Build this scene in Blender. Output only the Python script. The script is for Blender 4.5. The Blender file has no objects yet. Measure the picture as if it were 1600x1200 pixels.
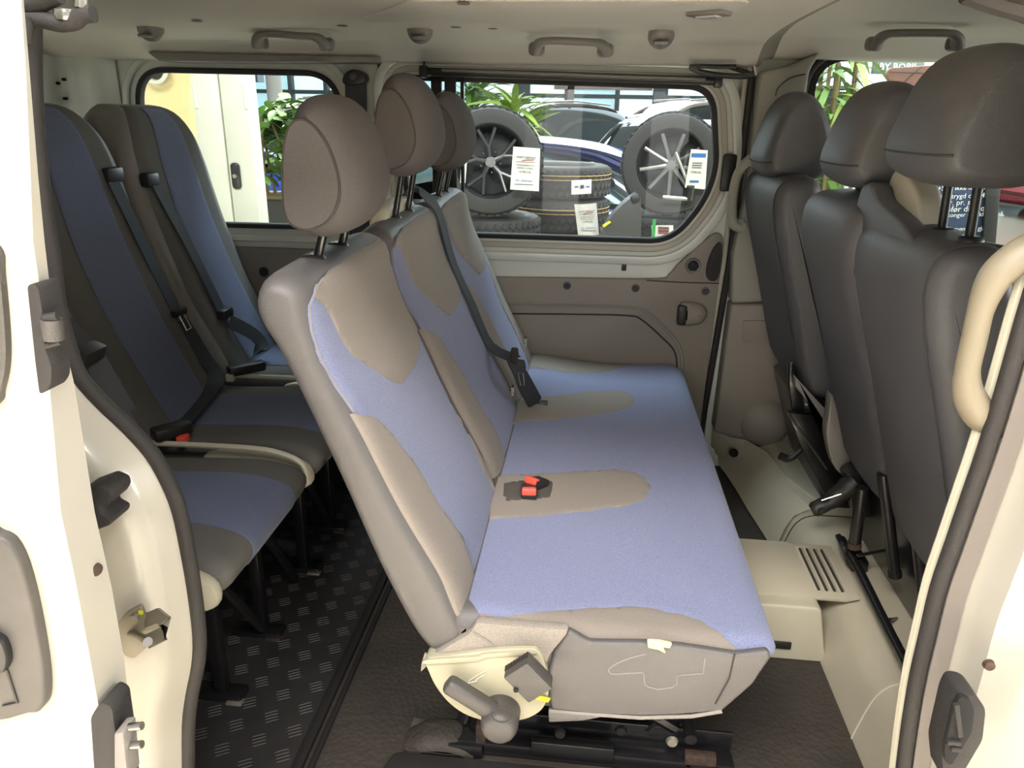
import bpy, bmesh, math, random
import numpy as np
from mathutils import Vector, Matrix
random.seed(7)
C = bpy.context.scene.collection
# ------------------------------------------------------------------ camera
F, PX, PY = 1150.0, 800.0, 600.0
CAM = np.array([0.0, 0.0, 1.2])
_d = np.array([130.0, 420.0, F]); _d /= np.linalg.norm(_d)
_u = np.array([math.sin(math.radians(3)), math.cos(math.radians(3)), 0]); _u = _u - _d * (_u @ _d); _u /= np.linalg.norm(_u)
RM = np.array([np.cross(_u, _d), _d, _u])            # rows: world X, Y, Z in camera axes (right, up, forward)
cd = bpy.data.cameras.new('camera'); cam = bpy.data.objects.new('camera', cd); C.objects.link(cam)
cd.sensor_width = 36; cd.lens = 36 * F / 1600; cd.clip_start = 0.02; cd.clip_end = 200
M4 = Matrix.Identity(4)
for i in range(3):
    M4[i][0] = RM[i][0]; M4[i][1] = RM[i][1]; M4[i][2] = -RM[i][2]; M4[i][3] = CAM[i]
cam.matrix_world = M4
bpy.context.scene.camera = cam
# ------------------------------------------------------------------ light
vs = bpy.context.scene.view_settings
vs.view_transform = 'Standard'; vs.look = 'None'; vs.gamma = 1; vs.use_curve_mapping = False; vs.exposure = 0.06
W = bpy.data.worlds.new('world'); bpy.context.scene.world = W; W.use_nodes = True
bg = W.node_tree.nodes['Background']; bg.inputs[0].default_value = (1.0, 0.985, 0.96, 1); bg.inputs[1].default_value = 0.5
def area(name, loc, target, sx, sy, power, col):
    l = bpy.data.lights.new(name, 'AREA'); l.shape = 'RECTANGLE'; l.size = sx; l.size_y = sy; l.energy = power; l.color = col
    o = bpy.data.objects.new(name, l); C.objects.link(o); o.location = loc
    o.rotation_euler = (Vector(target) - Vector(loc)).to_track_quat('-Z', 'Y').to_euler()
    return o
for lx, ly, pw_ in ((-1.6, -2.0, 480), (1.6, -2.0, 480), (-1.5, 6.0, 300), (2.5, 6.0, 300)):      # added fill lights, bounced off the showroom floor on both sides of the van
    area('floor_bounce_fill', (lx, ly, 4.4), (lx, ly, 0), 1.6, 1.0, pw_, (1, 0.96, 0.90)).data.spread = math.radians(62)
area('offscreen_light', (-8.0, -4.5, 1.8), (0, 1.6, 1.0), 6, 3.6, 28, (1, 0.99, 0.97))  # added fill light from the left of the doorway
area('offscreen_light', (7.0, -4.8, 1.8), (0, 1.6, 1.0), 6, 3.6, 28, (1, 0.99, 0.97))  # added fill light from the right, kept out of the glass reflections
area('offscreen_light', (0.0, -12.0, 5.0), (0, 1.8, 0.8), 16, 2.4, 900, (1, 0.98, 0.95))  # added high fill light behind the camera, for the far trim
area('offscreen_light', (9.0, 2.2, 2.4), (0.6, 1.7, 1.2), 6, 3, 900, (0.99, 0.99, 0.98))  # added fill light ahead of the van, brightens the cab headliner
area('offscreen_light', (-0.46, -6.5, 1.4), (-0.46, 0, 1.4), 0.55, 3.2, 9, (1, 0.97, 0.92))  # this and the next: bright uprights mirrored as stripes in the glass
area('offscreen_light', (1.12, -6.5, 1.4), (1.12, 0, 1.4), 0.6, 3.2, 9, (1, 0.97, 0.92))
area('showroom_lamp', (-0.9, -1.7, 4.2), (0.3, 1.3, 0.30), 2.4, 1.2, 340, (1, 0.96, 0.90))
area('showroom_lamp', (1.8, -1.7, 4.2), (0.0, 1.3, 0.35), 2.0, 1.2, 150, (1, 0.96, 0.90))
area('daylight_window', (0.2, 4.8, 5.8), (0.1, 2.2, 0.5), 8, 2, 880, (0.74, 0.90, 1.0))
area('daylight_window', (0.5, 17.0, 3.4), (0, 2.5, 1.0), 16, 5, 1500, (0.80, 0.93, 1.0))
bpy.context.scene.cycles.diffuse_bounces = 8; bpy.context.scene.cycles.max_bounces = 14
# ------------------------------------------------------------------ pixel helpers (1600x1200 photograph)
def ray(px, py): return RM @ np.array([px - PX, PY - py, F])
def P(px, py, **k):
    d = ray(px, py); a, v = list(k.items())[0]; i = 'xyz'.index(a)
    return CAM + d * ((v - CAM[i]) / d[i])
def pp(l, **k):
    a = list(k)[0]; keep = {'x': (1, 2), 'y': (0, 2), 'z': (0, 1)}[a]
    return [tuple(float(P(x, y, **k)[j]) for j in keep) for x, y in l]
def proj(p):
    c = (np.asarray(p, float) - CAM) @ RM
    return np.stack([PX + F * c[..., 0] / c[..., 2], PY - F * c[..., 1] / c[..., 2]], -1)
# ------------------------------------------------------------------ materials
def lin(c): return tuple(((v / 255) / 12.92 if v / 255 <= .04045 else ((v / 255 + .055) / 1.055) ** 2.4) for v in c) + (1,)
MATS = {}
def mat(name, col, rough=0.5, metal=0.0, coat=0.0, noise=None, bump=None, spec=0.5, sheen=0, emit=0, trans=0):
    """noise=(scale, amount, second colour); bump=(scale, strength, kind)"""
    m = bpy.data.materials.new(name); m.use_nodes = True; nt = m.node_tree; b = nt.nodes['Principled BSDF']
    b.inputs['Base Color'].default_value = lin(col); b.inputs['Roughness'].default_value = rough; b.inputs['Metallic'].default_value = metal
    b.inputs['Coat Weight'].default_value = coat; b.inputs['Coat Roughness'].default_value = 0.08
    b.inputs['Specular IOR Level'].default_value = spec; b.inputs['Sheen Weight'].default_value = sheen
    if trans: b.inputs['Transmission Weight'].default_value = trans
    if emit:
        b.inputs['Emission Color'].default_value = lin(col); b.inputs['Emission Strength'].default_value = emit
    tc = nt.nodes.new('ShaderNodeTexCoord')
    if noise:
        n = nt.nodes.new('ShaderNodeTexNoise'); n.inputs['Scale'].default_value = noise[0]; n.inputs['Detail'].default_value = 6
        n.inputs['Roughness'].default_value = noise[3] if len(noise) > 3 else 0.6
        nt.links.new(tc.outputs['Object'], n.inputs['Vector'])
        r = nt.nodes.new('ShaderNodeMapRange'); r.inputs[1].default_value = 0.5 - noise[1]; r.inputs[2].default_value = 0.5 + noise[1]
        nt.links.new(n.outputs['Fac'], r.inputs[0])
        x = nt.nodes.new('ShaderNodeMix'); x.data_type = 'RGBA'; x.inputs[6].default_value = lin(col); x.inputs[7].default_value = lin(noise[2])
        nt.links.new(r.outputs[0], x.inputs[0]); nt.links.new(x.outputs[2], b.inputs['Base Color'])
    if bump:
        t = nt.nodes.new('ShaderNodeTexVoronoi' if bump[2] == 'voronoi' else 'ShaderNodeTexNoise'); t.inputs['Scale'].default_value = bump[0]
        nt.links.new(tc.outputs['Object'], t.inputs['Vector'])
        bp = nt.nodes.new('ShaderNodeBump'); bp.inputs['Strength'].default_value = bump[1]; bp.inputs['Distance'].default_value = 0.002
        nt.links.new(t.outputs['Distance' if bump[2] == 'voronoi' else 'Fac'], bp.inputs['Height']); nt.links.new(bp.outputs[0], b.inputs['Normal'])
    MATS[name] = m; return m
def glass(name, tint, refl=0.035):
    m = bpy.data.materials.new(name); m.use_nodes = True; nt = m.node_tree; nt.nodes.clear()
    o = nt.nodes.new('ShaderNodeOutputMaterial'); t = nt.nodes.new('ShaderNodeBsdfTransparent'); g = nt.nodes.new('ShaderNodeBsdfGlossy')
    t.inputs[0].default_value = tint + (1,); g.inputs['Roughness'].default_value = 0.02
    lw = nt.nodes.new('ShaderNodeLayerWeight'); lw.inputs[0].default_value = .5
    pw_ = nt.nodes.new('ShaderNodeMath'); pw_.operation = 'POWER'; nt.links.new(lw.outputs['Facing'], pw_.inputs[0]); pw_.inputs[1].default_value = 5
    f = nt.nodes.new('ShaderNodeMath'); f.operation = 'MULTIPLY_ADD'; nt.links.new(pw_.outputs[0], f.inputs[0]); f.inputs[1].default_value = .9; f.inputs[2].default_value = refl
    x = nt.nodes.new('ShaderNodeMixShader'); nt.links.new(f.outputs[0], x.inputs[0]); nt.links.new(t.outputs[0], x.inputs[1]); nt.links.new(g.outputs[0], x.inputs[2])
    nt.links.new(x.outputs[0], o.inputs[0]); return m
blue = mat('blue_fabric', (103, 108, 136), 0.95, noise=(420, .13, (126, 131, 158), .75), bump=(900, .35, 'noise'), spec=.15, sheen=.15)
bluer = mat('dimmed_blue_fabric', (84, 90, 113), 0.95, noise=(420, .13, (102, 108, 130), .75), bump=(900, .35, 'noise'), spec=.15, sheen=.1)  # same blue fabric, its colour darkened for the dim rear row
greyc = mat('grey_cloth', (120, 112, 105), 0.95, noise=(500, .2, (134, 126, 118)), bump=(900, .3, 'noise'), spec=.15, sheen=.1)
greyd = mat('dark_grey_cloth', (80, 76, 75), 0.95, noise=(500, .2, (89, 85, 84)), bump=(900, .25, 'noise'), spec=.15)
vinyl = mat('grey_vinyl', (80, 77, 77), 0.5, bump=(420, .35, 'noise'), noise=(9, .3, (86, 83, 82)))
felt = mat('grey_felt', (128, 121, 114), 1.0, noise=(300, .2, (146, 138, 129)), bump=(500, .6, 'noise'), spec=.1)
leather = mat('black_leatherette', (72, 71, 73), 0.56, bump=(500, .3, 'noise'), noise=(6, .3, (77, 76, 78)))
shellg = mat('grey_seat_shell', (112, 108, 102), 0.55, bump=(400, .2, 'noise'))
pocket_m = mat('pocket_cloth', (72, 67, 62), .95)
cream = mat('cover_cream', (158, 152, 130), 0.45)
handlep = mat('handle_plate_grey', (62, 59, 57), 0.5, noise=(14, .25, (78, 74, 71)))
stitch = mat('seam_thread', (124, 119, 114), .8)
stitchd = mat('dark_seam', (52, 48, 46), .8)
beige = mat('beige_plastic', (192, 186, 166), 0.45, bump=(500, .15, 'noise'))
beiged = mat('beige_floor_moulding', (178, 170, 150), 0.5, bump=(350, .25, 'noise'), noise=(5, .25, (186, 178, 158)))
trimg = mat('taupe_trim_plastic', (134, 126, 116), 0.6, bump=(350, .3, 'noise'), noise=(4, .3, (141, 133, 123)))
pillarg = mat('pillar_trim_plastic', (150, 147, 135), 0.6, bump=(350, .3, 'noise'))
headl = mat('headliner', (228, 222, 210), 0.95, bump=(300, .2, 'noise'), noise=(3, .3, (232, 226, 214)))
greyp = mat('grey_plastic', (122, 117, 112), 0.5, bump=(350, .2, 'noise'))
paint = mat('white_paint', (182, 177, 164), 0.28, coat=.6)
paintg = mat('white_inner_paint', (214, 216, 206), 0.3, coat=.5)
black = mat('black_plastic', (34, 32, 32), 0.45)
blackm = mat('black_painted_metal', (26, 25, 26), 0.3, coat=.3)
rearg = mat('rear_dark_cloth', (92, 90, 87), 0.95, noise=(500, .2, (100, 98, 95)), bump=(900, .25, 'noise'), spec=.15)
rubber = mat('black_rubber', (40, 37, 36), 0.75, bump=(300, .3, 'noise'))
rubberg = mat('grey_rubber', (104, 97, 92), 0.6)
darkgrey = mat('charcoal_plastic', (68, 65, 63), 0.45, bump=(600, .25, 'noise'))
chrome = mat('bright_steel', (190, 186, 178), 0.25, metal=1)
zinc = mat('zinc_plate', (150, 146, 134), 0.5, metal=.6, noise=(40, .2, (150, 142, 126)))
red = mat('red_plastic', (226, 82, 66), 0.4)
yellow = mat('yellow_plastic', (226, 216, 40), 0.5)
foam = mat('yellowed_foam', (222, 208, 158), 1, bump=(200, .8, 'noise'))
belt = mat('belt_webbing', (44, 46, 50), 0.75, bump=(800, .4, 'noise'))
beltb = mat('blue_grey_webbing', (50, 56, 63), 0.75, bump=(800, .4, 'noise'))
matb = mat('brown_black_floor_mat', (46, 42, 38), 0.75, noise=(6, .2, (62, 55, 48)), bump=(90, .7, 'voronoi'))
matd = mat('black_rubber_floor', (34, 32, 32), 0.55, noise=(20, .2, (42, 39, 38)))
rust = mat('rusty_metal', (74, 52, 38), .8, noise=(60, .15, (36, 30, 28)))
tint = glass('window_glass', (.92, .955, .95))
dark_gap = mat('black_gap', (18, 17, 17), .9)
# showroom
tile = mat('showroom_tiles', (206, 196, 176), .18, noise=(1.2, .3, (196, 186, 166)))
tyre_m = mat('tyre_rubber', (62, 60, 58), .8, bump=(200, .2, 'noise'))
rim_m = mat('dark_alloy', (92, 92, 94), .28, metal=.8)
barrel_m = mat('dark_rim_barrel', (38, 38, 40), .4, metal=.4)
rim_l = mat('silver_alloy', (150, 150, 150), .25, metal=.9)
paper = mat('white_paper', (236, 232, 222), .8)
ink = mat('dark_ink', (86, 84, 90), .8)
inkr = mat('red_ink', (186, 76, 76), .8)
inkb = mat('blue_ink', (64, 116, 184), .8)
inkg = mat('green_ink', (60, 170, 90), .8)
goldl = mat('tan_line', (190, 158, 100), .7)
cabinet = mat('cream_cabinet', (212, 212, 194), .45)
creamw = mat('cream_wall', (226, 206, 150), .8)
wall_m = mat('hall_wall', (206, 202, 192), .9)
teal_f = mat('facade_frame', (70, 84, 88), .5)
leaf_m = mat('green_leaf', (88, 128, 56), .55, noise=(8, .25, (120, 152, 74)))
leaf_y = mat('yellow_green_leaf', (128, 160, 74), .55, noise=(8, .25, (160, 180, 80)))
leaf_d = mat('dark_green_leaf', (70, 98, 46), .5, noise=(12, .25, (104, 130, 66)))
stem_m = mat('brown_stem', (120, 104, 72), .8)
pot_m = mat('dark_planter', (52, 52, 50), .35)
board_m = mat('brown_board', (112, 78, 62), .6, noise=(2, .2, (126, 90, 72)))
navy = mat('navy_board', (44, 62, 92), .4)
textw = mat('white_lettering', (240, 240, 236), .6)
def paintc(name, c, r=.2): return mat(name, c, r, coat=1, metal=.2)
c_navy = paintc('navy_car_paint', (24, 34, 84)); c_black = paintc('black_car_paint', (26, 28, 32)); c_white = paintc('pearl_car_paint', (214, 200, 190))
c_blue = paintc('blue_car_paint', (24, 84, 196)); c_grey = paintc('grey_car_paint', (98, 84, 84)); c_purple = paintc('violet_grey_car_paint', (112, 104, 116)); c_red = paintc('red_car_paint', (170, 26, 44))
c_silver = paintc('silver_car_paint', (180, 184, 186))
cglass = mat('car_glass', (38, 54, 56), .12, spec=.9)
lampg = mat('lamp_lens', (210, 214, 214), .1, coat=1)
# ------------------------------------------------------------------ object helpers
LOCAL = set()
def link(o, parent=None):
    C.objects.link(o)
    if parent is not None:
        o.parent = parent
        if parent.name not in LOCAL and parent.type == 'EMPTY': o.matrix_parent_inverse = Matrix.Translation(-Vector(parent.location))
        if parent.name in LOCAL and parent.type != 'EMPTY': LOCAL.add(o.name)
    return o
def tag(o, label=None, cat=None, group=None, kind=None):
    if label: o['label'] = label
    if cat: o['category'] = cat
    if group: o['group'] = group
    if kind: o['kind'] = kind
    return o
def thing(name, label, cat, loc=(0, 0, 0), group=None, local=False, rz=0):
    o = bpy.data.objects.new(name, None); C.objects.link(o); o.location = [float(v) for v in loc]; o.rotation_euler = (0, 0, rz); o.empty_display_size = .05
    if local: LOCAL.add(o.name)
    return tag(o, label, cat, group)
def finish(bm, name, m, parent=None, sharp=38, recalc=True):
    if recalc: bmesh.ops.recalc_face_normals(bm, faces=bm.faces)
    for f in bm.faces: f.smooth = True
    lim = math.radians(sharp)
    for e in bm.edges:
        if len(e.link_faces) == 2 and e.calc_face_angle(0) > lim: e.smooth = False
    me = bpy.data.meshes.new(name); bm.to_mesh(me); bm.free()
    for mm in (m if isinstance(m, (list, tuple)) else [m]): me.materials.append(mm)
    return link(bpy.data.objects.new(name, me), parent)
class B:
    """collects shapes into one bmesh"""
    def __init__(s): s.bm = bmesh.new()
    def add(s, v, f, bev=0, seg=2, ang=25):
        t = bmesh.new(); vv = [t.verts.new([float(c) for c in p]) for p in v]
        for q in f:
            try: t.faces.new([vv[i] for i in q])
            except ValueError: pass
        s.merge(t, bev, seg, ang); return s
    def merge(s, t, bev=0, seg=2, ang=25):
        bmesh.ops.recalc_face_normals(t, faces=t.faces)
        if bev:
            ed = [e for e in t.edges if len(e.link_faces) == 2 and e.calc_face_angle(0) > math.radians(ang)]
            bmesh.ops.bevel(t, geom=ed, offset=bev, segments=seg, profile=.5, affect='EDGES', clamp_overlap=True)
        me = bpy.data.meshes.new('t'); t.to_mesh(me); t.free(); s.bm.from_mesh(me); bpy.data.meshes.remove(me)
    def box(s, c, d, bev=0, rot=None, seg=2):
        v = [Vector((x * d[0] / 2, y * d[1] / 2, z * d[2] / 2)) for x in (-1, 1) for y in (-1, 1) for z in (-1, 1)]
        if rot is not None: v = [rot @ p for p in v]
        v = [p + Vector(c) for p in v]
        return s.add(v, [(0, 1, 3, 2), (4, 6, 7, 5), (0, 4, 5, 1), (2, 3, 7, 6), (0, 2, 6, 4), (1, 5, 7, 3)], bev, seg)
    def prism(s, poly, axis, a, b, bev=0, seg=2, holes=(), ang=25):
        t = bmesh.new(); ax = 'xyz'.index(axis)
        def p3(p, h):
            q = list(p); q.insert(ax, h); return [float(c) for c in q]
        if holes:
            es = []
            for lp in [poly] + list(holes):
                vv = [t.verts.new(p3(p, a)) for p in lp]; es += [t.edges.new((vv[i], vv[(i + 1) % len(vv)])) for i in range(len(vv))]
            bmesh.ops.triangle_fill(t, use_beauty=True, use_dissolve=False, edges=es)
            fs = list(t.faces)
        else:
            fs = [t.faces.new([t.verts.new(p3(p, a)) for p in poly])]
        r = bmesh.ops.extrude_face_region(t, geom=fs)
        vec = [0, 0, 0]; vec[ax] = b - a
        bmesh.ops.translate(t, verts=[g for g in r['geom'] if isinstance(g, bmesh.types.BMVert)], vec=vec)
        s.merge(t, bev, seg, ang); return s
    def tube(s, pts, r, n=10, closed=False, cap=True, flat=1.0):
        pts = [Vector([float(c) for c in p]) for p in pts]; N = len(pts); rings = []
        up = None; v = []; f = []
        for i in range(N):
            a = pts[(i - 1) % N] if (closed or i > 0) else pts[i]; b = pts[(i + 1) % N] if (closed or i < N - 1) else pts[i]
            d = (b - a).normalized()
            if up is None: up = d.orthogonal().normalized()
            up = (up - d * up.dot(d)).normalized(); sd = d.cross(up)
            rr = r[i] if isinstance(r, (list, tuple)) else r
            for k in range(n):
                t = 2 * math.pi * k / n; v.append(pts[i] + (up * math.cos(t) + sd * math.sin(t) * flat) * rr)
        for i in range(N if closed else N - 1):
            j = (i + 1) % N
            for k in range(n): f.append((i * n + k, i * n + (k + 1) % n, j * n + (k + 1) % n, j * n + k))
        if cap and not closed: f += [tuple(range(n)), tuple((N - 1) * n + k for k in range(n))]
        return s.add(v, f)
    def lathe(s, prof, c, d=(0, 0, 1), n=24):
        d = Vector(d).normalized(); u = d.orthogonal().normalized(); w = d.cross(u); c = Vector([float(x) for x in c]); v = []; f = []; m = len(prof)
        for k in range(n):
            t = 2 * math.pi * k / n; e = u * math.cos(t) + w * math.sin(t)
            for r, h in prof: v.append(c + e * r + d * h)
        for k in range(n):
            q = (k + 1) % n
            for i in range(m - 1): f.append((k * m + i, q * m + i, q * m + i + 1, k * m + i + 1))
        if prof[0][0] > 1e-5: f.append(tuple(k * m for k in range(n)))
        if prof[-1][0] > 1e-5: f.append(tuple(k * m + m - 1 for k in range(n)))
        t = bmesh.new(); vv = [t.verts.new(p) for p in v]
        for q in f:
            try: t.faces.new([vv[i] for i in q])
            except ValueError: pass
        bmesh.ops.remove_doubles(t, verts=t.verts, dist=1e-5); s.merge(t); return s
    def ribbon(s, pts, wid, th, side):
        """flat strap along pts; side(i) or fixed vector = width direction"""
        pts = [Vector([float(c) for c in p]) for p in pts]; v = []; f = []; N = len(pts)
        for i, p in enumerate(pts):
            d = (pts[min(i + 1, N - 1)] - pts[max(i - 1, 0)]).normalized()
            sd = Vector(side[i] if isinstance(side, list) else side); sd = (sd - d * sd.dot(d)).normalized(); nn = d.cross(sd)
            w = wid[i] if isinstance(wid, (list, tuple)) else wid
            for a, b in ((-1, -1), (1, -1), (1, 1), (-1, 1)): v.append(p + sd * (a * w / 2) + nn * (b * th / 2))
        for i in range(N - 1):
            for k in range(4): f.append((i * 4 + k, i * 4 + (k + 1) % 4, i * 4 + 4 + (k + 1) % 4, i * 4 + 4 + k))
        f += [(0, 1, 2, 3), (N * 4 - 4, N * 4 - 3, N * 4 - 2, N * 4 - 1)]
        return s.add(v, f)
    def build(s, name, m, parent=None, sharp=38): return finish(s.bm, name, m, parent, sharp)
def cat_rom(pts, n, closed=True):
    pts = [np.array(p, float) for p in pts]; N = len(pts); out = []
    for i in range(N if closed else N - 1):
        g = lambda j: pts[j % N] if closed else pts[min(max(j, 0), N - 1)]
        p0, p1, p2, p3 = g(i - 1), g(i), g(i + 1), g(i + 2)
        for k in range(n):
            t = k / n; out.append(.5 * (2 * p1 + (p2 - p0) * t + (2 * p0 - 5 * p1 + 4 * p2 - p3) * t * t + (3 * p1 - p0 - 3 * p2 + p3) * t ** 3))
    if not closed: out.append(pts[-1])
    return [tuple(float(c) for c in p) for p in out]
def rpoly(pts, r, seg=6):
    out = []; N = len(pts)
    for i in range(N):
        p = Vector(pts[i]); a = Vector(pts[i - 1]) - p; b = Vector(pts[(i + 1) % N]) - p
        rr = min(r[i] if isinstance(r, (list, tuple)) else r, a.length * .49, b.length * .49); a = p + a.normalized() * rr; b = p + b.normalized() * rr
        for k in range(seg + 1):
            t = k / seg; q = a * (1 - t) ** 2 + p * 2 * t * (1 - t) + b * t * t; out.append((q.x, q.y))
    return out
class Loft:
    """upholstered block: closed side profile (x,z), counter-clockwise, carried from y0 to y1 with rounded ends"""
    def __init__(s, prof, y0, y1, r, smooth=3, N=110, crown=0.0, deform=None, pw=2.0, ri=None, fan=False):
        q = np.array(cat_rom(prof, 12) if smooth else prof + prof[:1])
        L = np.concatenate([[0], np.cumsum(np.linalg.norm(np.diff(np.vstack([q, q[:1]]), axis=0), axis=1))]); q = np.vstack([q, q[:1]])
        s.N = N; s.len = L[-1]; t = np.linspace(0, L[-1], 801)
        s.pr = np.stack([np.interp(t, L, q[:, 0]), np.interp(t, L, q[:, 1])], 1)[:-1]
        tg = np.roll(s.pr, -3, 0) - np.roll(s.pr, 3, 0); tg /= np.linalg.norm(tg, axis=1)[:, None] + 1e-9
        s.nr = np.stack([tg[:, 1], -tg[:, 0]], 1)
        s.y0, s.y1, s.r, s.crown, s.deform, s.pw = y0, y1, r, crown, deform, pw; s.ri = ri or r; s.fan = fan
    def S(s, u, y, off=0.0):
        u = np.asarray(u, float) % 1.0; y = np.asarray(y, float); k = u * 800; i = np.floor(k).astype(int) % 800; f = (k - np.floor(k))[..., None]; j = (i + 1) % 800
        p = s.pr[i] * (1 - f) + s.pr[j] * f; n = s.nr[i] * (1 - f) + s.nr[j] * f
        e = np.clip(np.maximum(s.r - (y - s.y0), s.r - (s.y1 - y)) / s.r, 0, 1)
        ins = s.ri * (1 - (1 - e ** s.pw) ** (1 / s.pw))
        m = (y - (s.y0 + s.y1) / 2) / ((s.y1 - s.y0) / 2); ins = ins - s.crown * (1 - m * m) - off
        q = p - n * ins[..., None]
        out = np.stack([q[..., 0], y + 0 * q[..., 0], q[..., 1]], -1)
        return s.deform(out) if s.deform is not None else out
    def mesh(s, name, m, parent, ny=8):
        ph = np.linspace(0, math.pi / 2, 7); e = np.cos(ph); ys = list(s.y0 + s.r * (1 - e)) + list(np.linspace(s.y0 + s.r, s.y1 - s.r, ny)[1:-1]) + list((s.y1 - s.r * (1 - e))[::-1])
        us = np.arange(s.N) / s.N; bm = bmesh.new(); rows = []
        for y in ys: rows.append([bm.verts.new(p) for p in s.S(us, np.full(s.N, y))])
        for a, b in zip(rows[:-1], rows[1:]):
            for k in range(s.N): bm.faces.new((a[k], a[(k + 1) % s.N], b[(k + 1) % s.N], b[k]))
        for row in (rows[0], rows[-1]):
            if not s.fan: bm.faces.new(row); continue
            prev = row; c0 = sum((v.co for v in row), Vector()) / s.N
            for t in (.35, .7):
                nxt = [bm.verts.new(v.co.lerp(c0, t)) for v in row]
                for k in range(s.N): bm.faces.new((prev[k], prev[(k + 1) % s.N], nxt[(k + 1) % s.N], nxt[k]))
                prev = nxt
            cv_ = bm.verts.new(c0)
            for k in range(s.N): bm.faces.new((prev[k], prev[(k + 1) % s.N], cv_))
        return finish(bm, name, m, parent, 50)
    def inv(s, px, ulo=0, uhi=1.0):
        """surface parameters under photograph pixels"""
        if not hasattr(s, 'g'):
            us = np.linspace(0, 1, 500, endpoint=False); ys = np.linspace(s.y0 + .002, s.y1 - .002, 260)
            U, Y = np.meshgrid(us, ys, indexing='ij'); G = s.S(U, Y); p2 = proj(G)
            du = np.roll(p2, -1, 0) - p2; dy = np.roll(p2, -1, 1) - p2; crs = du[..., 0] * dy[..., 1] - du[..., 1] * dy[..., 0]
            s.g = (U, Y, p2, crs)
        U, Y, p2, crs = s.g; out = []
        dist = np.linalg.norm(CAM - s.S(U, Y), axis=-1)
        for x, y in px:
            d = (p2[..., 0] - x) ** 2 + (p2[..., 1] - y) ** 2
            d = d + np.where((U < ulo) | (U > uhi), 1e9, 0)
            i = np.argmin(d + (dist - dist.min()) * 30); out.append((float(U.flat[i]), float(Y.flat[i])))
        return out
    def patch(s, poly, off, name, m, parent, du=.012, dy=.012, skirt=.004):
        """upholstery panel lying on the surface; poly in (u, y)"""
        bm = bmesh.new(); bm.faces.new([bm.verts.new((a, b, 0)) for a, b in poly])
        P_ = np.array(poly)
        for k in np.arange(math.floor(P_[:, 0].min() / du) * du, P_[:, 0].max(), du):
            bmesh.ops.bisect_plane(bm, geom=bm.verts[:] + bm.edges[:] + bm.faces[:], plane_co=(k, 0, 0), plane_no=(1, 0, 0))
        for k in np.arange(math.floor(P_[:, 1].min() / dy) * dy, P_[:, 1].max(), dy):
            bmesh.ops.bisect_plane(bm, geom=bm.verts[:] + bm.edges[:] + bm.faces[:], plane_co=(0, k, 0), plane_no=(0, 1, 0))
        bed = [e for e in bm.edges if len(e.link_faces) == 1]
        bv = {v for e in bed for v in e.verts}
        uv = np.array([(v.co.x, v.co.y) for v in bm.verts]); top = s.S(uv[:, 0], uv[:, 1], off)
        edge = s.S(uv[:, 0], uv[:, 1], off * .55); low = s.S(uv[:, 0], uv[:, 1], -skirt)
        bm.verts.index_update(); nb = {}
        for v in list(bm.verts):
            i = v.index
            if v in bv: v.co = edge[i]; nb[v] = low[i]
            else: v.co = top[i]
        lv = {v: bm.verts.new(c) for v, c in nb.items()}
        for e in bed:
            a, b = e.verts
            try: bm.faces.new((a, b, lv[b], lv[a]))
            except ValueError: pass
        return finish(bm, name, m, parent, 60)
    def line(s, uv, off, r, name, m, parent):
        pts = s.S(np.array([a for a, b in uv]), np.array([b for a, b in uv]), off); return B().tube(pts, r, 6).build(name, m, parent)
def text(body, size, loc, rot, m, parent, name='lettering', align='CENTER', ext=.0006, shear=0):
    cu = bpy.data.curves.new(name, 'FONT'); cu.body = body; cu.size = size; cu.align_x = align; cu.align_y = 'CENTER'; cu.extrude = ext; cu.materials.append(m); cu.shear = shear
    cu.resolution_u = 2
    o = bpy.data.objects.new(name, cu); o.location = [float(v) for v in loc]; o.rotation_euler = rot
    dg = bpy.context.evaluated_depsgraph_get(); C.objects.link(o); dg.update(); me = bpy.data.meshes.new_from_object(o.evaluated_get(dg)); loc_, rot_ = o.location.copy(), o.rotation_euler.copy()
    bpy.data.objects.remove(o); me.materials.clear(); me.materials.append(m); o = bpy.data.objects.new(name, me); o.location = loc_; o.rotation_euler = rot_; o['kind'] = 'stuff'
    return link(o, parent)
def struct(o, label=None): o['kind'] = 'structure'; return tag(o, label) if label else o
def dense(uv, n=6):
    out = []
    for (a, b), (c, d) in zip(uv, uv[1:] + uv[:1]):
        for k in range(n): t = k / n; out.append((a + (c - a) * t, b + (d - b) * t))
    return out
# ================================================================== VAN SHELL
YW = 2.5
def offs(poly, d):
    p = np.array(poly, float); t = np.roll(p, -1, 0) - np.roll(p, 1, 0); t /= np.linalg.norm(t, axis=1)[:, None] + 1e-9
    a = np.sum(p[:, 0] * np.roll(p[:, 1], -1) - np.roll(p[:, 0], -1) * p[:, 1]); sg = 1 if a > 0 else -1
    return [tuple(q) for q in p + np.stack([t[:, 1], -t[:, 0]], 1) * d * sg]
w1 = rpoly(pp([(211, 106), (531, 113), (545, 358), (232, 350)], y=YW), [.11, .12, .06, .06], 10)
w2 = rpoly(pp([(618, 118), (1116, 134), (1122, 262), (1102, 316), (1050, 379), (640, 366)], y=YW), [.06, .08, .1, .12, .14, .08], 10)
w3 = rpoly(pp([(1265, 90), (1560, 76), (1720, 420), (1262, 330)], y=YW), [.12, .08, .05, .06], 10)
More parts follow.
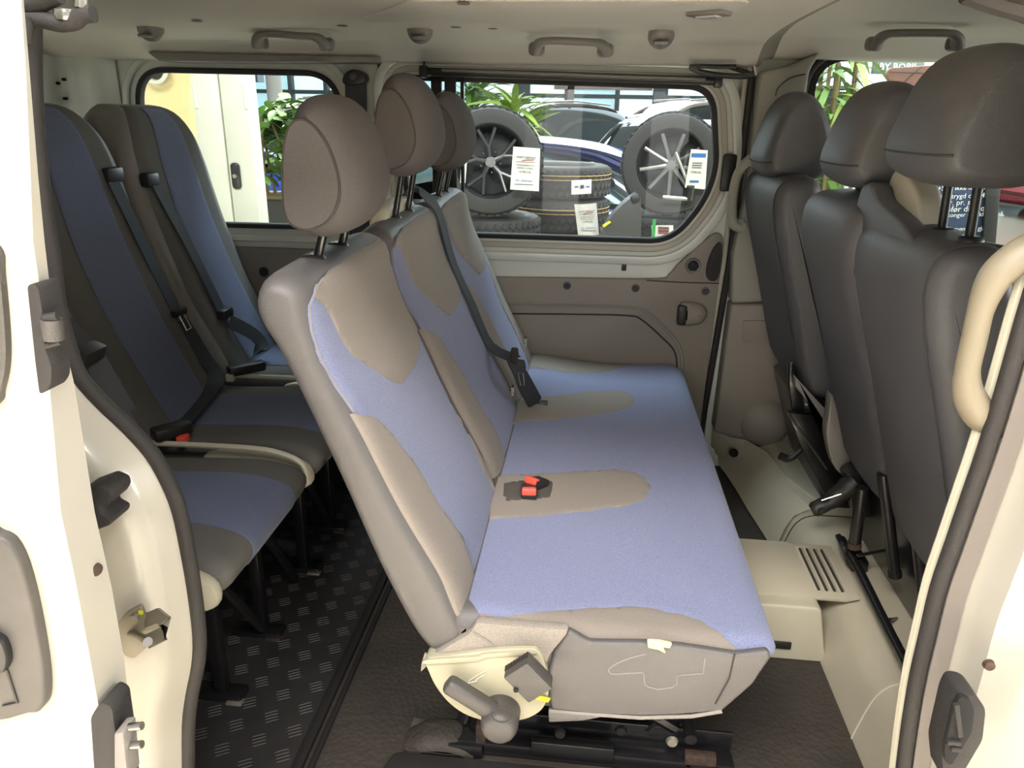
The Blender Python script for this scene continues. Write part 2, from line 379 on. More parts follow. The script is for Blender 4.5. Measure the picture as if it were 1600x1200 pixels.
# far side wall: rear quarter and cab
wf = B().prism([(-1.9, -.05), (-.70, -.05), (-.70, 1.36), (-1.9, 1.36)], 'y', YW, YW + .04, holes=[w1]).build('wall_far', paintg)
struct(wf, 'white painted rear quarter wall with the left window')
for d0, d1, h in ((.028, .05, .012),):
    B().prism(offs(w1, d1), 'y', YW - h, YW + .001, holes=[offs(w1, d0)], bev=.004, seg=1).build('stamped_border', paintg, wf)
wc = B().prism([(.455, -.05), (2.2, -.05), (2.2, 1.42), (.455, 1.42)], 'y', YW, YW + .04, holes=[w3]).build('wall_cab', paintg)
struct(wc, 'cab side wall around the driver door window')
B().box((-.68, YW + .045, .75), (.12, .03, 1.5)).build('door_jamb', paintg, wf); B().box((.435, YW + .045, .75), (.07, .03, 1.5)).build('door_jamb', paintg, wf)
ap = B()
ap.prism([(-1.9, .25), (-.72, .25), (-.72, .745), (-1.9, .745)], 'y', YW - .025, YW, bev=.008); rp = ap.build('side_trim', greyp, wf)
b = B()
for px in ((412, 425), (350, 425)): b.lathe([(0, .004), (.009, .004), (.011, 0), (.018, 0), (.018, -.006)], P(*px, y=YW - .027), (0, -1, 0), 16)
b.build('trim_clip', rubber, wf)
b = B(); g = pp([(230, 81), (592, 89), (588, 98), (250, 96)], y=YW - .08); b.prism(g, 'y', YW - .085, YW, bev=.004).build('roof_rail_strip', greyp, wf)
# D pillar with rounded corner to the back doors
v = []; f = []; cols = [(-1.585, 2.499), (-1.60, 2.485), (-1.62, 2.468), (-1.68, 2.462), (-1.71, 2.472), (-1.77, 2.468), (-1.82, 2.445), (-1.85, 2.40), (-1.865, 2.33)]
for x, y in cols:
    for z in np.linspace(.05, 1.38, 8): v.append((x, y - .05 * max(0, z - .95) ** 2, z))
for i in range(len(cols) - 1):
    for k in range(7): a = i * 8 + k; f.append((a, a + 1, a + 9, a + 8))
dp = B().add(v, f).build('trim_1', paintg); struct(dp, 'white D pillar beside the rear window')
b = B()
for px in ((81, 139), (90, 130), (99, 124), (101, 154)):
    q = P(*px, x=-1.70); b.lathe([(0, .003), (.005, .003), (.005, -.01)], (P(*px, y=2.455)), (0, -1, 0), 10)
b.build('plug_hole', dark_gap, dp)
B().tube([P(*p, y=2.4) for p in ((44, 74), (52, 88), (58, 110), (61, 140), (63, 175), (66, 260))], .012, 10).build('seal', rubber, dp)
# back doors
wb = B().prism([(.86, -.05), (2.5, -.05), (2.5, 1.42), (.86, 1.42)], 'x', -1.9, -1.86, holes=[rpoly([(1.0, .84), (1.62, .84), (1.62, 1.3), (1.0, 1.3)], .05), rpoly([(1.75, .84), (2.36, .84), (2.36, 1.3), (1.75, 1.3)], .05)]).build('wall_rear', paintg)
struct(wb, 'white back doors behind the rear seats')
for y0, y1 in ((1.0, 1.62), (1.75, 2.36)): B().prism([(y0, .84), (y1, .84), (y1, 1.3), (y0, 1.3)], 'x', -1.885, -1.88).build('pane', tint, wb)
# sliding door on the far side
do = pp([(588, 240), (588, 150), (594, 118), (612, 98), (645, 92), (900, 96), (1130, 102), (1162, 116)], y=YW)
dpoly = [(-.70, .03), (.415, .03)] + [(.43, .40), (.449, .76), (.452, 1.2)] + [(.42, 1.335), (.38, 1.35), (-.58, 1.352), (-.66, 1.345), (-.695, 1.30)]
d1 = B().prism(dpoly, 'y', YW - .008, YW + .03, holes=[w2]).build('door_1', paintg); struct(d1, 'white sliding door on the far side with the middle window')
B().prism(offs(w2, .075), 'y', YW - .024, YW - .007, holes=[offs(w2, .045)], bev=.006, seg=2).build('stamped_border', paintg, d1)
B().prism(offs(w2, .032), 'y', YW - .015, YW - .007, holes=[offs(w2, .012)], bev=.003, seg=1).build('window_flange', paint, d1)
B().tube([P(*p, y=YW - .012) for p in ((588, 420), (588, 240), (588, 150), (594, 116), (612, 97), (645, 91), (900, 95), (1130, 101), (1180, 118))], .007, 8).build('seal', rubber, d1)
B().tube([(.449, YW - .012, z) if z > .75 else (.449 - (.76 - z) * .05, YW - .012, z) for z in np.linspace(1.32, .08, 14)], .0085, 8).build('edge_bead', paint, d1)
B().tube([(.468 if z > .75 else .468 - (.76 - z) * .05, YW - .015, z) for z in np.linspace(1.32, .05, 14)], .011, 8).build('edge_seal', rubber, d1)
tp = cat_rom(pp([(560, 428), (700, 430), (900, 433), (1025, 434), (1044, 428), (1058, 412), (1080, 392), (1108, 368), (1122, 363), (1129, 371)], y=YW - .01), 3, False) + pp([(1127, 400), (1112, 520), (1090, 690), (1000, 760), (600, 760)], y=YW - .01)
tr = B().prism(tp, 'y', YW - .028, YW - .008, bev=.005).build('door_trim', trimg, d1); tr['label'] = 'taupe plastic lower panel of the far sliding door'
em = cat_rom([P(*p, y=YW - .029) for p in ((790, 474), (900, 477), (985, 480), (1010, 487), (1042, 515), (1063, 545), (1066, 580), (1062, 640))], 4, False)
B().tube(em, .006, 6).build('embossed_line', trimg, tr)
em = cat_rom([P(*p, y=YW - .029) for p in ((790, 490), (900, 491), (980, 493), (1003, 500), (1035, 528), (1055, 552), (1057, 590), (1052, 640))], 4, False)
B().tube(em, .003, 6).build('embossed_line', stitchd, tr)
B().tube([P(*p, y=YW - .029) for p in ((1010, 438), (1060, 441), (1124, 443))], .002, 6).build('embossed_line', stitchd, tr)
for px in ((886, 446), (993, 450), (1102, 455)):
    q = P(*px, y=YW - .028); s = B().lathe([(0.008, .004), (.011, .004), (.0135, .003), (.0135, -.004)], q, (0, -1, 0), 18).build('trim_clip', darkgrey, tr)
    B().lathe([(0, .007), (.0075, .007), (.0085, .002), (.0085, -.004)], q, (0, -1, 0), 14).build('clip_centre', black, s)
q = P(1083, 415, y=YW - .028)
kn = B().lathe([(.020, .003), (.024, .005), (.026, 0), (.026, -.004)], q, (0, -1, 0), 28).build('knob_ring', greyp, tr)
b = B().lathe([(0, .016), (.014, .014), (.017, .004), (.019, 0)], q, (0, -1, 0), 20)
for a in range(3): b.box(q + np.array([0, -.014, 0]), (.034, .008, .006), .002, Matrix.Rotation(a * 1.05, 3, 'Y'))
b.build('knob', rubber, kn)
ov = cat_rom(pp([(1123, 376), (1125, 390), (1122, 420), (1116, 434), (1106, 434), (1101, 425), (1104, 405), (1113, 384)], y=YW), 4)
B().prism(ov, 'y', YW - .042, YW - .02, bev=.007, seg=3).build('grip_recess', rubber, tr)
q = P(1082, 490, y=YW - .03)
dm = Loft([(q[0] - .045, q[2] - .035), (q[0] + .02, q[2] - .035), (q[0] + .045, q[2] - .01), (q[0] + .045, q[2] + .015), (q[0] + .02, q[2] + .037), (q[0] - .045, q[2] + .037)], YW - .065, YW - .01, .03).mesh('pull_cup', trimg, tr)
B().box(q + np.array([-.038, -.022, 0]), (.03, .035, .068), .008).build('lever', black, dm)
B().box(P(975, 418, y=YW - .012), (.016, .004, .022), .002).build('square_plug', black, d1)
q = P(1138, 270, y=YW - .02); B().box(q, (.044, .02, .115), .008).build('latch_cover', black, d1)
# windows
def window(name, w, label, extra=None):
    o = B().prism(offs(w, .004), 'y', YW - .012, YW + .02, holes=[offs(w, -.013)], bev=.003, seg=1).build(name, rubber); struct(o, label)
    g = B().prism(offs(w, -.01), 'y', YW + .004, YW + .008).build('pane', tint, o); return o
win1 = window('window_1', w1, 'rear left window with black rubber gasket above the rear seats')
win2 = window('window_2', w2, 'middle window of the far sliding door with roller blind above')
win3 = window('window_3', w3, 'driver door window behind the front seats')
for x, wd in ((683, 15), (704, 16), (722, 5)):
    a = P(x, 118, y=YW - .01); c = P(x + 2, 375, y=YW - .01); B().box((a + c) / 2, (wd / 430, .014, a[2] - c[2]), .003).build('sliding_pane_frame', black, win2)
# roof
cp = [(.86, 1.335), (.90, 1.36), (.98, 1.39), (1.1, 1.410), (1.5, 1.425), (2.0, 1.424), (2.25, 1.415), (2.36, 1.402), (2.40, 1.388), (2.44, 1.362), (2.47, 1.346), (2.54, 1.344)]
cs = cat_rom(cp, 4, False)
def roof(x0, x1, dz, name, label, bow=0):
    xs = np.linspace(x0, x1, 9); v = []; f = []; n = len(cs)
    for x in xs:
        for y, z in cs: v.append((x, y, z + dz))
    for x in xs:
        for y, z in cs: v.append((x, y, z + dz + .03))
    m = len(xs) * n
    for i in range(len(xs) - 1):
        for k in range(n - 1):
            a = i * n + k; f.append((a, a + 1, a + n + 1, a + n)); f.append((m + a, m + a + 1, m + a + n + 1, m + a + n))
    for i in (0, len(xs) - 1):
        for k in range(n - 1): a = i * n + k; f.append((a, a + 1, m + a + 1, m + a))
    return struct(B().add(v, f).build(name, headl), label)
ce = roof(-1.9, .47, 0, 'ceiling', 'cream cloth headliner over the passenger seats')
cf = roof(.52, 2.2, .022, 'ceiling_cab', 'cream headliner of the cab')
v = []; f = []
for y, z in cs: v += [(.47, y, z), (.485, y, z + .002), (.495, y, z + .02), (.53, y, z + .026)]
for k in range(len(cs) - 1):
    for j in range(3): a = k * 4 + j; f.append((a, a + 1, a + 5, a + 4))
B().add(v, f).build('headliner_edge', pillarg, cf)
# roof skin so that light only comes in through the openings
B().box((.15, 1.68, 1.475), (4.2, 1.75, .03), .01).build('roof_skin', paint, ce)
# recessed panel, plugs in the headliner
b = B().prism(rpoly(pp([(640, 0), (560, 30), (660, 58), (850, 58), (1080, 50), (1180, 0)], z=1.424), .06), 'z', 1.4215, 1.428, bev=.002)
b.build('raised_panel', headl, ce)
b = B()
for px in ((308, 33), (712, 42), (724, 5), (770, 44), (535, 40)): b.lathe([(0, .003), (.013, .002), (.015, 0)], P(*px, z=1.419), (0, 0, -1), 14)
b.build('plug', greyp, ce)
# header of the near door opening
hd = B().prism([(.80, 1.318), (.88, 1.326), (.93, 1.335), (.93, 1.46), (.80, 1.46)], 'x', -1.9, 2.2, bev=.012).build('trim_2', paint); struct(hd, 'white header above the open sliding doorway')
B().tube([(x, .90, 1.328) for x in np.linspace(-.64, .6, 5)], .007, 8).build('door_seal', beige, hd)
B().tube([P(*p, y=.86) for p in ((1510, -14), (1560, 3), (1600, 14), (1640, 30))], .012, 8).build('corner_seal', rubber, hd)
# floor
fl = B().box((-.65, 1.68, -.03), (2.5, 1.75, .06)).build('floor', matb); struct(fl, 'brown-black vinyl floor mat under the middle bench')
fr = B().box((-1.2, 1.68, .004), (1.38, 1.72, .01), .003).build('rear_floor_mat', matd, fl); fr['label'] = 'black rubber treadplate floor under the rear seats'
b = B()
for i in range(24):
    for j in range(36):
        cx, cy = -.545 - i * .062, .93 + j * .062 + (i % 2) * .031
        if cx < -1.5 or cy > 2.45: continue
        for k in range(4):
            a = math.radians(28); o = (k - 1.5) * .0085
            b_ = Matrix.Rotation(a, 3, 'Z') @ Vector((0, o, 0))
            d = Matrix.Rotation(a, 3, 'Z'); hx = d @ Vector((.016, 0, 0)); hy = d @ Vector((0, .0016, 0)); c = Vector((cx, cy, .0085)) + b_
            vs_ = [b.bm.verts.new(c + q) for q in (-hx - hy, hx - hy, hx + hy, -hx + hy)]; t_ = [b.bm.verts.new(c + q * .7 + Vector((0, 0, .0018))) for q in (-hx, hx)]
            b.bm.faces.new((vs_[0], vs_[1], t_[1], t_[0])); b.bm.faces.new((vs_[2], vs_[3], t_[0], t_[1])); b.bm.faces.new((vs_[1], vs_[2], t_[1])); b.bm.faces.new((vs_[3], vs_[0], t_[0]))
tag(b.build('tread_ridges', matd, fl), kind='stuff')
b = B().box((-.508, 1.68, .006), (.022, 1.7, .014), .003).box((-.482, 1.68, .004), (.012, 1.7, .01), .003); b.build('joint_strip', black, fl)
# moulded cab floor
prof = cat_rom([(.592, -.03), (.594, .0), (.60, .03), (.615, .09), (.632, .125), (.66, .145), (.72, .152), (1.0, .152)], 5, False)
mp = prof + [(2.1, .152), (2.1, -.05), (.592, -.05)]
mf = B().prism(mp, 'y', .87, 2.46, ang=60).build('floor_cab', beiged); struct(mf, 'greenish beige moulded cab floor and its step')
for yy, a0, a1 in ((1.245, 0, 1), (1.905, 0, 1)):
    B().tube([(x + .0, yy + (x - .59) * (.05 if yy < 1.5 else -.02), z) for x, z in prof[3:] if x < .86] , .0022, 6).build('moulding_joint', stitchd if yy > 1.5 else beige, mf)
bx = B().prism([(.05, 0), (.603, 0), (.60, .03), (.575, .145), (.565, .151), (.05, .151)], 'y', 1.47, 1.755, bev=.008, seg=3).build('heater_duct', beiged, mf)
B().prism([(.1, .148), (.64, .148), (.67, .158), (.1, .1535)], 'y', 1.505, 1.735, bev=.003).build('duct_lid', beiged, mf)
gv = B().prism(rpoly([(.572, 1.515), (.652, 1.515), (.652, 1.725), (.572, 1.725)], .012), 'z', .14, .1575, bev=.002).build('vent_frame', beiged, mf)
for k in range(4):
    x = .583 + k * .018; B().box((x, 1.62, .1585), (.006, .18, .006), .002).build('slot', stitchd, gv); B().box((x + .009, 1.62, .160), (.0065, .185, .007), .003).build('rib', beiged, gv)
B().box(P(1222, 1008, y=1.466), (.042, .006, .02), .003).build('duct_socket', black, mf)
low = [P(*p, z=.01) for p in ((1108, 704), (1120, 722), (1135, 742), (1152, 768), (1168, 796), (1185, 832))]
hi = [P(1115, 672, y=2.43), P(1140, 683, y=2.43), P(1165, 687, y=2.42), P(1198, 706, z=.156), P(1226, 742, z=.156), P(1246, 800, z=.156)]
v = []; f = []
for a, c, sg in zip(low[:5], hi[:5], (-.035, -.032, -.02, .0, .02)):
    for t in (0, .25, .5, .75, 1): v.append(a * (1 - t) + c * t + np.array([0, 0, sg * math.sin(t * math.pi)]))
v += [np.array([x - .004, 1.93, z + .003]) for x, z in ((.593, .005), (.612, .085), (.632, .127), (.665, .148), (.73, .154))]
for i in range(5):
    for k in range(4): a = i * 5 + k; f.append((a, a + 1, a + 6, a + 5))
B().add(v, f).build('wall_moulding', beiged, mf)
q = P(1146, 708, y=2.36); s = B().lathe([(0, .004), (.012, .003), (.016, -.004)], q, (-.4, -1, .2), 16).build('screw_recess', dark_gap, mf)
# B pillar trim
bp = B()
up = pp([(1188, 112), (1236, 102), (1285, 80), (1266, 110), (1259, 160), (1262, 320), (1262, 470), (1143, 475), (1146, 400), (1168, 300), (1182, 180)], y=2.42)
bp.prism(up, 'y', 2.42, 2.5, bev=.012, seg=3)
o = bp.build('trim_3', pillarg); struct(o, 'grey green plastic trim of the far B pillar')
lo = pp([(1143, 476), (1262, 476), (1300, 520), (1310, 700), (1236, 700), (1205, 702), (1180, 694), (1162, 686), (1116, 676)], y=2.415)
l2 = B().prism(lo, 'y', 2.415, 2.5, bev=.01, seg=3).build('lower_trim', trimg, o)
q = P(1195, 665, y=2.40); B().lathe([(0, .05), (.04, .046), (.07, .034), (.088, .012), (.092, -.02)], q + np.array([.0, .03, .0]), (-.15, -1, 0), 28).build('belt_reel_bulge', trimg, o)
B().prism(rpoly(pp([(1160, 501), (1240, 501), (1240, 536), (1160, 536)], y=2.41), .012), 'y', 2.409, 2.42, bev=.002).build('blank_panel', trimg, o)
B().tube(cat_rom([P(*p, y=2.417) for p in ((1212, 150), (1216, 137), (1235, 122), (1258, 116))], 4, False), .0018, 6).build('panel_line', stitchd, o)
hh = cat_rom([P(*p, y=2.37) for p in ((1182, 248), (1166, 254), (1153, 272), (1146, 300), (1144, 330), (1147, 350), (1158, 355))], 4, False)
gh = B().tube(hh, [.017] * 4 + [.014] * (len(hh) - 10) + [.017] * 6, 12).build('pillar_handle', pillarg, o)
for k in (0, -1): B().tube([hh[k], Vector(hh[k]) + Vector((.01, .06, 0))], .017, 10).build('handle_mount', pillarg, gh)
B().tube([(v_[0], YW - .012, v_[1]) for v_ in offs(w3, .02)], .009, 8, closed=True).build('window_seal', rubber, win3)
# near side: open doorway, C pillar, bump stop, striker
sl = [(50, -40), (49, 60), (52, 170), (66, 320), (80, 400), (90, 480), (108, 548), (124, 588), (160, 630), (200, 668), (238, 710), (262, 752), (279, 795), (291, 850), (303, 920), (311, 990), (309, 1035), (300, 1080), (294, 1130), (294, 1210), (294, 1300)]
A = np.array(cat_rom([tuple(P(*p, y=.88)) for p in sl], 3, False))
rows = [(0, .885, None), (-.008, .866, None), (-.020, .845, None), (-.030, .822, None), (-.048, .812, None), (-.10, .806, None), (-.135, .80, None), (-.16, .765, None), (-.20, .745, None), (0, .735, -1.0), (0, .735, -1.9)]
v = []; f = []; m = len(rows)
for a in A:
    for dx, y, xf in rows: v.append((a[0] + dx if xf is None else xf, y, a[2]))
for i in range(len(A) - 1):
    for k in range(m - 1): q = i * m + k; f.append((q, q + 1, q + m + 1, q + m))
wn = B().add(v, f).build('wall_near', paint); struct(wn, 'white door pillar at the rear edge of the open doorway')
v = []; f = []
for a in A: v += [(a[0], .885, a[2]), (-1.9, .885, a[2])]
for i in range(len(A) - 1): f.append((2 * i, 2 * i + 1, 2 * i + 3, 2 * i + 2))
B().add(v, f).build('inner_panel', greyp, wn)
B().tube(A, .0115, 10).build('door_seal', rubber, wn)
B().tube(A + np.array([-.017, -.012, 0]), .006, 8).build('seal_lip', rubberg, wn)
st = B(); q = P(222, 985, y=.80)
st.prism(rpoly(pp([(186, 975), (198, 955), (222, 942), (228, 960), (248, 966), (252, 985), (240, 1002), (212, 1026), (198, 1022), (188, 1000)], y=.80), .006), 'y', .795, .802, bev=.002)
sp = st.build('striker_plate', zinc, wn)
s2 = B().ribbon([P(228, 970, y=.797), P(247, 962, y=.776), P(258, 970, y=.765), P(256, 990, y=.762), P(232, 1002, y=.765)], .02, .004, (0, .5, 1)).build('striker_loop', zinc, sp)
B().tube([P(206, 989, y=.798), P(231, 1003, y=.755)], .0065, 12).build('striker_pin', chrome, sp)
B().lathe([(0, .003), (.006, .003), (.007, -.002)], P(211, 966, y=.793), (0, -1, 0), 12).build('rivet', zinc, sp)
B().box(P(220, 957, y=.794), (.007, .003, .006), .001).build('paint_dab', yellow, sp)
b = B(); q0 = P(150, 770, y=.80); q1 = P(192, 764, y=.80)
bs = B().prism(pp([(138, 757), (172, 744), (190, 752), (193, 764), (186, 776), (174, 778), (176, 788), (192, 797), (190, 806), (152, 821), (144, 800)], y=.79), 'y', .765, .81, bev=.004).build('bump_stop', rubber, wn)
B().lathe([(0, .003), (.007, .002), (.008, -.004)], P(150, 890, y=.622), (1, -.3, 0), 14).build('bolt', rust, wn)
# near side: B pillar at the front edge of the doorway
sr = [(1620, 440), (1600, 505), (1570, 610), (1542, 700), (1516, 775), (1490, 850), (1466, 920), (1447, 1000), (1434, 1055), (1422, 1125), (1412, 1200), (1404, 1280)]
A2 = np.array(cat_rom([tuple(P(*p, y=.88)) for p in sr], 3, False))
A2 = np.vstack([[[A2[0][0] - .02, .88, 1.4], [A2[0][0] - .01, .88, 1.2]], A2])
rows = [(0.012, .90), (.018, .88), (.030, .862), (.036, .84), (.042, .815), (.07, .795), (.085, .77), (.125, .752), (.15, .762), (.17, .745), (1.4, .735)]
v = []; f = []; m = len(rows)
for a in A2:
    for dx, y in rows: v.append((a[0] + dx, y, a[2]))
for i in range(len(A2) - 1):
    for k in range(m - 1): q = i * m + k; f.append((q, q + 1, q + m + 1, q + m))
wr = B().add(v, f).build('wall_near_front', paint); struct(wr, 'white door pillar at the front edge of the open doorway')
B().tube(A2, .0105, 10).build('door_seal', rubber, wr)
B().ribbon(A2 + np.array([.020, -.010, 0]), .020, .010, (1, -.6, 0)).build('seal_band', rubberg, wr)
B().tube(A2 + np.array([-.003, .022, 0]), .008, 8).build('trim_edge', beige, wr)
v = []; f = []
for a in A2: v += [(a[0] + .012, .91, a[2]), (a[0] + .12, .915, a[2]), (2.2, .90, a[2])]
for i in range(len(A2) - 1):
    for k in range(2): q = 3 * i + k; f.append((q, q + 1, q + 4, q + 3))
B().add(v, f).build('inner_trim', beige, wr)
lp = B().prism(rpoly(pp([(1492, 1072), (1517, 1075), (1534, 1098), (1529, 1145), (1488, 1215), (1468, 1212), (1464, 1170), (1482, 1092)], y=.77), .008), 'y', .757, .80, bev=.004).build('latch_plate', rubber, wr)
B().prism(rpoly(pp([(1497, 1084), (1511, 1086), (1520, 1104), (1516, 1140), (1484, 1192), (1474, 1186), (1473, 1165), (1488, 1100)], y=.757), .006), 'y', .752, .76, bev=.002).build('latch_recess', dark_gap, lp)
b = B().box(P(1497, 1125, y=.75), (.006, .006, .05), .001, Matrix.Rotation(-.3, 3, 'Y')); b.box(P(1490, 1160, y=.75), (.016, .006, .006), .001).box(P(1494, 1170, y=.75), (.012, .006, .006), .001); b.build('latch_contact', rubber, lp)
B().lathe([(0, .002), (.006, .002), (.007, -.003)], P(1546, 1040, y=.742), (0, -1, 0), 10).build('bolt', rust, wr)
hp = cat_rom([P(*p, y=.90) for p in ((1625, 385), (1590, 402), (1556, 432), (1535, 475), (1522, 530), (1511, 580), (1514, 618), (1536, 652), (1572, 668))], 4, False)
rr = np.interp(np.linspace(0, 1, len(hp)), [0, .25, .4, .62, .78, 1], [.022, .019, .0145, .0145, .020, .024])
beigeh = mat('handle_beige', (122, 113, 95), 0.5)
nh = B().tube(hp, list(rr), 14, flat=.8).build('entry_handle', beigeh, wr); nh['label'] = 'large beige loop grab handle on the front door pillar'
# open near sliding door pushed back
out = [(30, -60), (33, 0), (41, 120), (48, 280), (52, 380), (60, 432), (78, 610), (95, 800), (119, 913), (140, 1025), (171, 1200), (190, 1300)]
inn = [(33, -60), (37, 0), (47, 120), (60, 280), (70, 380), (76, 432), (116, 600), (148, 800), (175, 920), (194, 1030), (212, 1200), (225, 1300)]
v = []; f = []
for a, c in zip(out, inn):
    o_ = P(*a, y=.59); r_ = P(*c, y=1.0); y2 = max(.595, o_[0] / r_[0]); i_ = P(*c, y=y2)
    v += [(-1.7, .585, o_[2]), (o_[0] - .03, .585, o_[2]), (o_[0] - .006, .586, o_[2]), o_, i_, (i_[0] - .012, y2 + .006, i_[2]), (-1.7, y2 + .01, i_[2])]
for i in range(len(out) - 1):
    for k in range(6): q = i * 7 + k; f.append((q, q + 1, q + 8, q + 7))
dn = B().add(v, f).build('door_2', paint); struct(dn, 'open white sliding door slid back along the van side')
hr = cat_rom(pp([(-40, 832), (0, 832), (22, 842), (42, 880), (60, 950), (74, 1030), (77, 1080), (70, 1102), (50, 1108), (-40, 1104)], y=.58), 3)
hd_ = B().prism(hr, 'y', .572, .59, bev=.006, seg=3).build('handle_plate', handlep, dn)
B().prism(cat_rom(pp([(-40, 985), (0, 990), (12, 1002), (18, 1024), (14, 1042), (0, 1048), (-40, 1045)], y=.57), 3), 'y', .562, .575, bev=.004).build('handle_lever', black, hd_)
B().tube([P(10, 1046, y=.571), P(27, 1098, y=.571), P(5, 1103, y=.571)], .0015, 6).build('lever_line', black, hd_)
B().prism(cat_rom(pp([(-60, 380), (0, 385), (8, 430), (16, 520), (16, 570), (8, 608), (0, 630), (-60, 660)], y=.584), 4), 'y', .578, .59, bev=.004).build('door_window', darkgrey, dn)
hb = B().prism(rpoly(pp([(60, 441), (70, 437), (78, 447), (86, 500), (88, 540), (97, 565), (96, 592), (88, 604), (78, 608), (72, 560)], y=.588), .004), 'y', .574, .60, bev=.006).tube([P(70, 497, y=.574), P(90, 494, y=.576)], .004, 8).tube([P(72, 540, y=.574), P(94, 534, y=.576)], .003, 8).build('middle_roller_arm', rubber, dn)
B().tube([P(80, 498, y=.578), P(84, 530, y=.578)], .009, 12).build('roller_pin', darkgrey, hb)
lb = B().prism(rpoly(pp([(166, 1090), (184, 1066), (200, 1075), (208, 1130), (216, 1215), (172, 1215)], y=.615), .006), 'y', .585, .62, bev=.004).build('edge_latch', rubber, dn)
b = B().prism(pp([(190, 1130), (205, 1128), (212, 1205), (190, 1205)], y=.59), 'y', .575, .6, bev=.003); b.build('contact_block', greyp, lb)
for yy in (1136, 1165): B().tube([P(202, yy, y=.585), P(222, yy - 2, y=.585)], .0045, 12).build('contact_pin', chrome, lb)
aa = B().tube(cat_rom([P(*p, y=.66) for p in ((34, 26), (70, 32), (95, 37), (115, 34), (128, 24), (146, 22))], 4, False), .0072, 10)
aa.tube([P(30, 12, y=.66), P(60, 4, y=.66), (P(90, -10, y=.66))], .0085, 10).tube([P(40, 30, y=.655), P(42, 70, y=.65)], [.008, .003], 10)
ua = aa.build('upper_roller_arm', rubber, dn)
B().tube([P(128, -25, y=.66), P(128, 12, y=.66)], .0062, 14).build('roller_pin', chrome, ua)
B().lathe([(0, .004), (.009, .004), (.010, 0), (.009, -.004), (0, -.004)], P(103, 22, y=.66), (.1, -.1, 1), 18).build('roller', chrome, ua)
# closing surfaces of the cab (windscreen, dash, scuttle), only reached by light
ws = B().add([(2.2, .9, .85), (2.2, 2.5, .85), (1.7, 2.4, 1.42), (1.7, .95, 1.42)], [(0, 1, 2, 3)]).build('window_4', tint); struct(ws, 'windscreen of the cab')
B().prism([(1.55, .15), (2.2, .15), (2.2, .85), (1.75, .86), (1.5, .72)], 'y', .95, 2.45, bev=.03).build('dashboard', darkgrey, mf)
# ================================================================== MIDDLE BENCH
bench = thing('passenger_bench', 'blue and grey three-seat bench with grey recliner lever, in front of the open doorway', 'seat', (0.05, 1.7, 0))
BP = [(-.13, .36), (-.165, .39), (-.209, .492), (-.274, .617), (-.342, .772), (-.377, .846), (-.397, .914), (-.402, .95), (-.418, .968), (-.445, .975), (-.468, .965), (-.481, .935), (-.474, .90), (-.445, .845), (-.379, .677), (-.306, .477), (-.24, .345), (-.18, .33)]
backs = []
SEG = [(.99, 1.462), (1.468, 1.935), (1.941, 2.425)]
for k, (a, b_) in enumerate(SEG):
    L = Loft(BP, a, b_, .045, crown=.006, ri=.024); o = L.mesh('backrest', vinyl, bench); backs.append((L, o))
L0 = backs[0][0]
Z5 = lambda l: [(400 + x / 2.6667, 350 + y / 2.6667) for x, y in l]
insert = Z5([(235, 303), (250, 255), (300, 200), (400, 130), (510, 64), (550, 100), (590, 180), (625, 250), (650, 370), (680, 520), (655, 590), (600, 668), (560, 660), (500, 620), (400, 555), (350, 490), (310, 400), (280, 340)])
blue_o = Z5([(235, 303), (250, 258), (300, 202), (400, 132), (510, 64), (560, 110), (600, 200), (640, 280), (720, 400), (790, 550)]) + [(745, 690), (772, 745), (779, 800), (776, 850), (760, 900), (744, 940)] + [(735, 965)] + [(727, 985), (690, 900), (625, 790)] + Z5([(400, 785), (310, 650), (260, 560), (225, 450), (215, 350)])
bol_l = Z5([(400, 787), (500, 805), (570, 880), (640, 970), (700, 1060)]) + [(686, 790), (720, 836), (739, 892), (744, 950), (735, 975), (727, 985), (690, 900), (625, 790)]
bol_r = Z5([(792, 560), (797, 620), (830, 750), (880, 870), (920, 980), (980, 1100), (1010, 1170)]) + [(780, 795), (784, 780), (786, 755), (775, 710), (756, 661), (737, 616), (719, 582)]
def uvp(pts, n=4): return L0.inv(dense(pts, n), 0.02, .52)
UI, UB, UL, UR = uvp(insert), uvp(blue_o), uvp(bol_l), uvp(bol_r)
yc0 = (SEG[0][0] + SEG[0][1]) / 2
UE = L0.inv([(727, 985), (690, 900), (625, 790)] + Z5([(400, 785), (310, 650), (260, 560), (225, 450), (215, 350), (235, 303), (250, 258), (300, 202), (400, 132), (510, 64)]), .02, .52)
def clampy(uv, L): return [(u, min(max(y, L.y0 + .002), L.y1 - .002)) for u, y in uv]
for k, (L, o) in enumerate(backs):
    yc = (SEG[k][0] + SEG[k][1]) / 2; dy = yc - yc0
    sh = lambda uv, mir=False: clampy([(u, (2 * yc - (y + dy)) if mir else y + dy) for u, y in uv], L)
    L.patch(sh(UB), .0030, 'blue_cover', blue, o)
    L.patch(sh(UI), .0062, 'shoulder_insert', greyc, o)
    L.patch(clampy([(u, y - .004) for u, y in sh(UL)], L), .0060, 'side_bolster', greyc, o); L.patch(sh(UR) if k < 2 else sh(UL, True), .0060, 'side_bolster', greyc, o)
    # seam around the front panel
    L.line(sh(UE), .0035, .0011, 'seam', stitch, o)
HP = [(-.408, 1.022), (-.375, 1.038), (-.352, 1.075), (-.350, 1.115), (-.364, 1.165), (-.388, 1.20), (-.412, 1.212), (-.434, 1.20), (-.448, 1.165), (-.456, 1.11), (-.458, 1.06), (-.45, 1.034), (-.43, 1.022)]
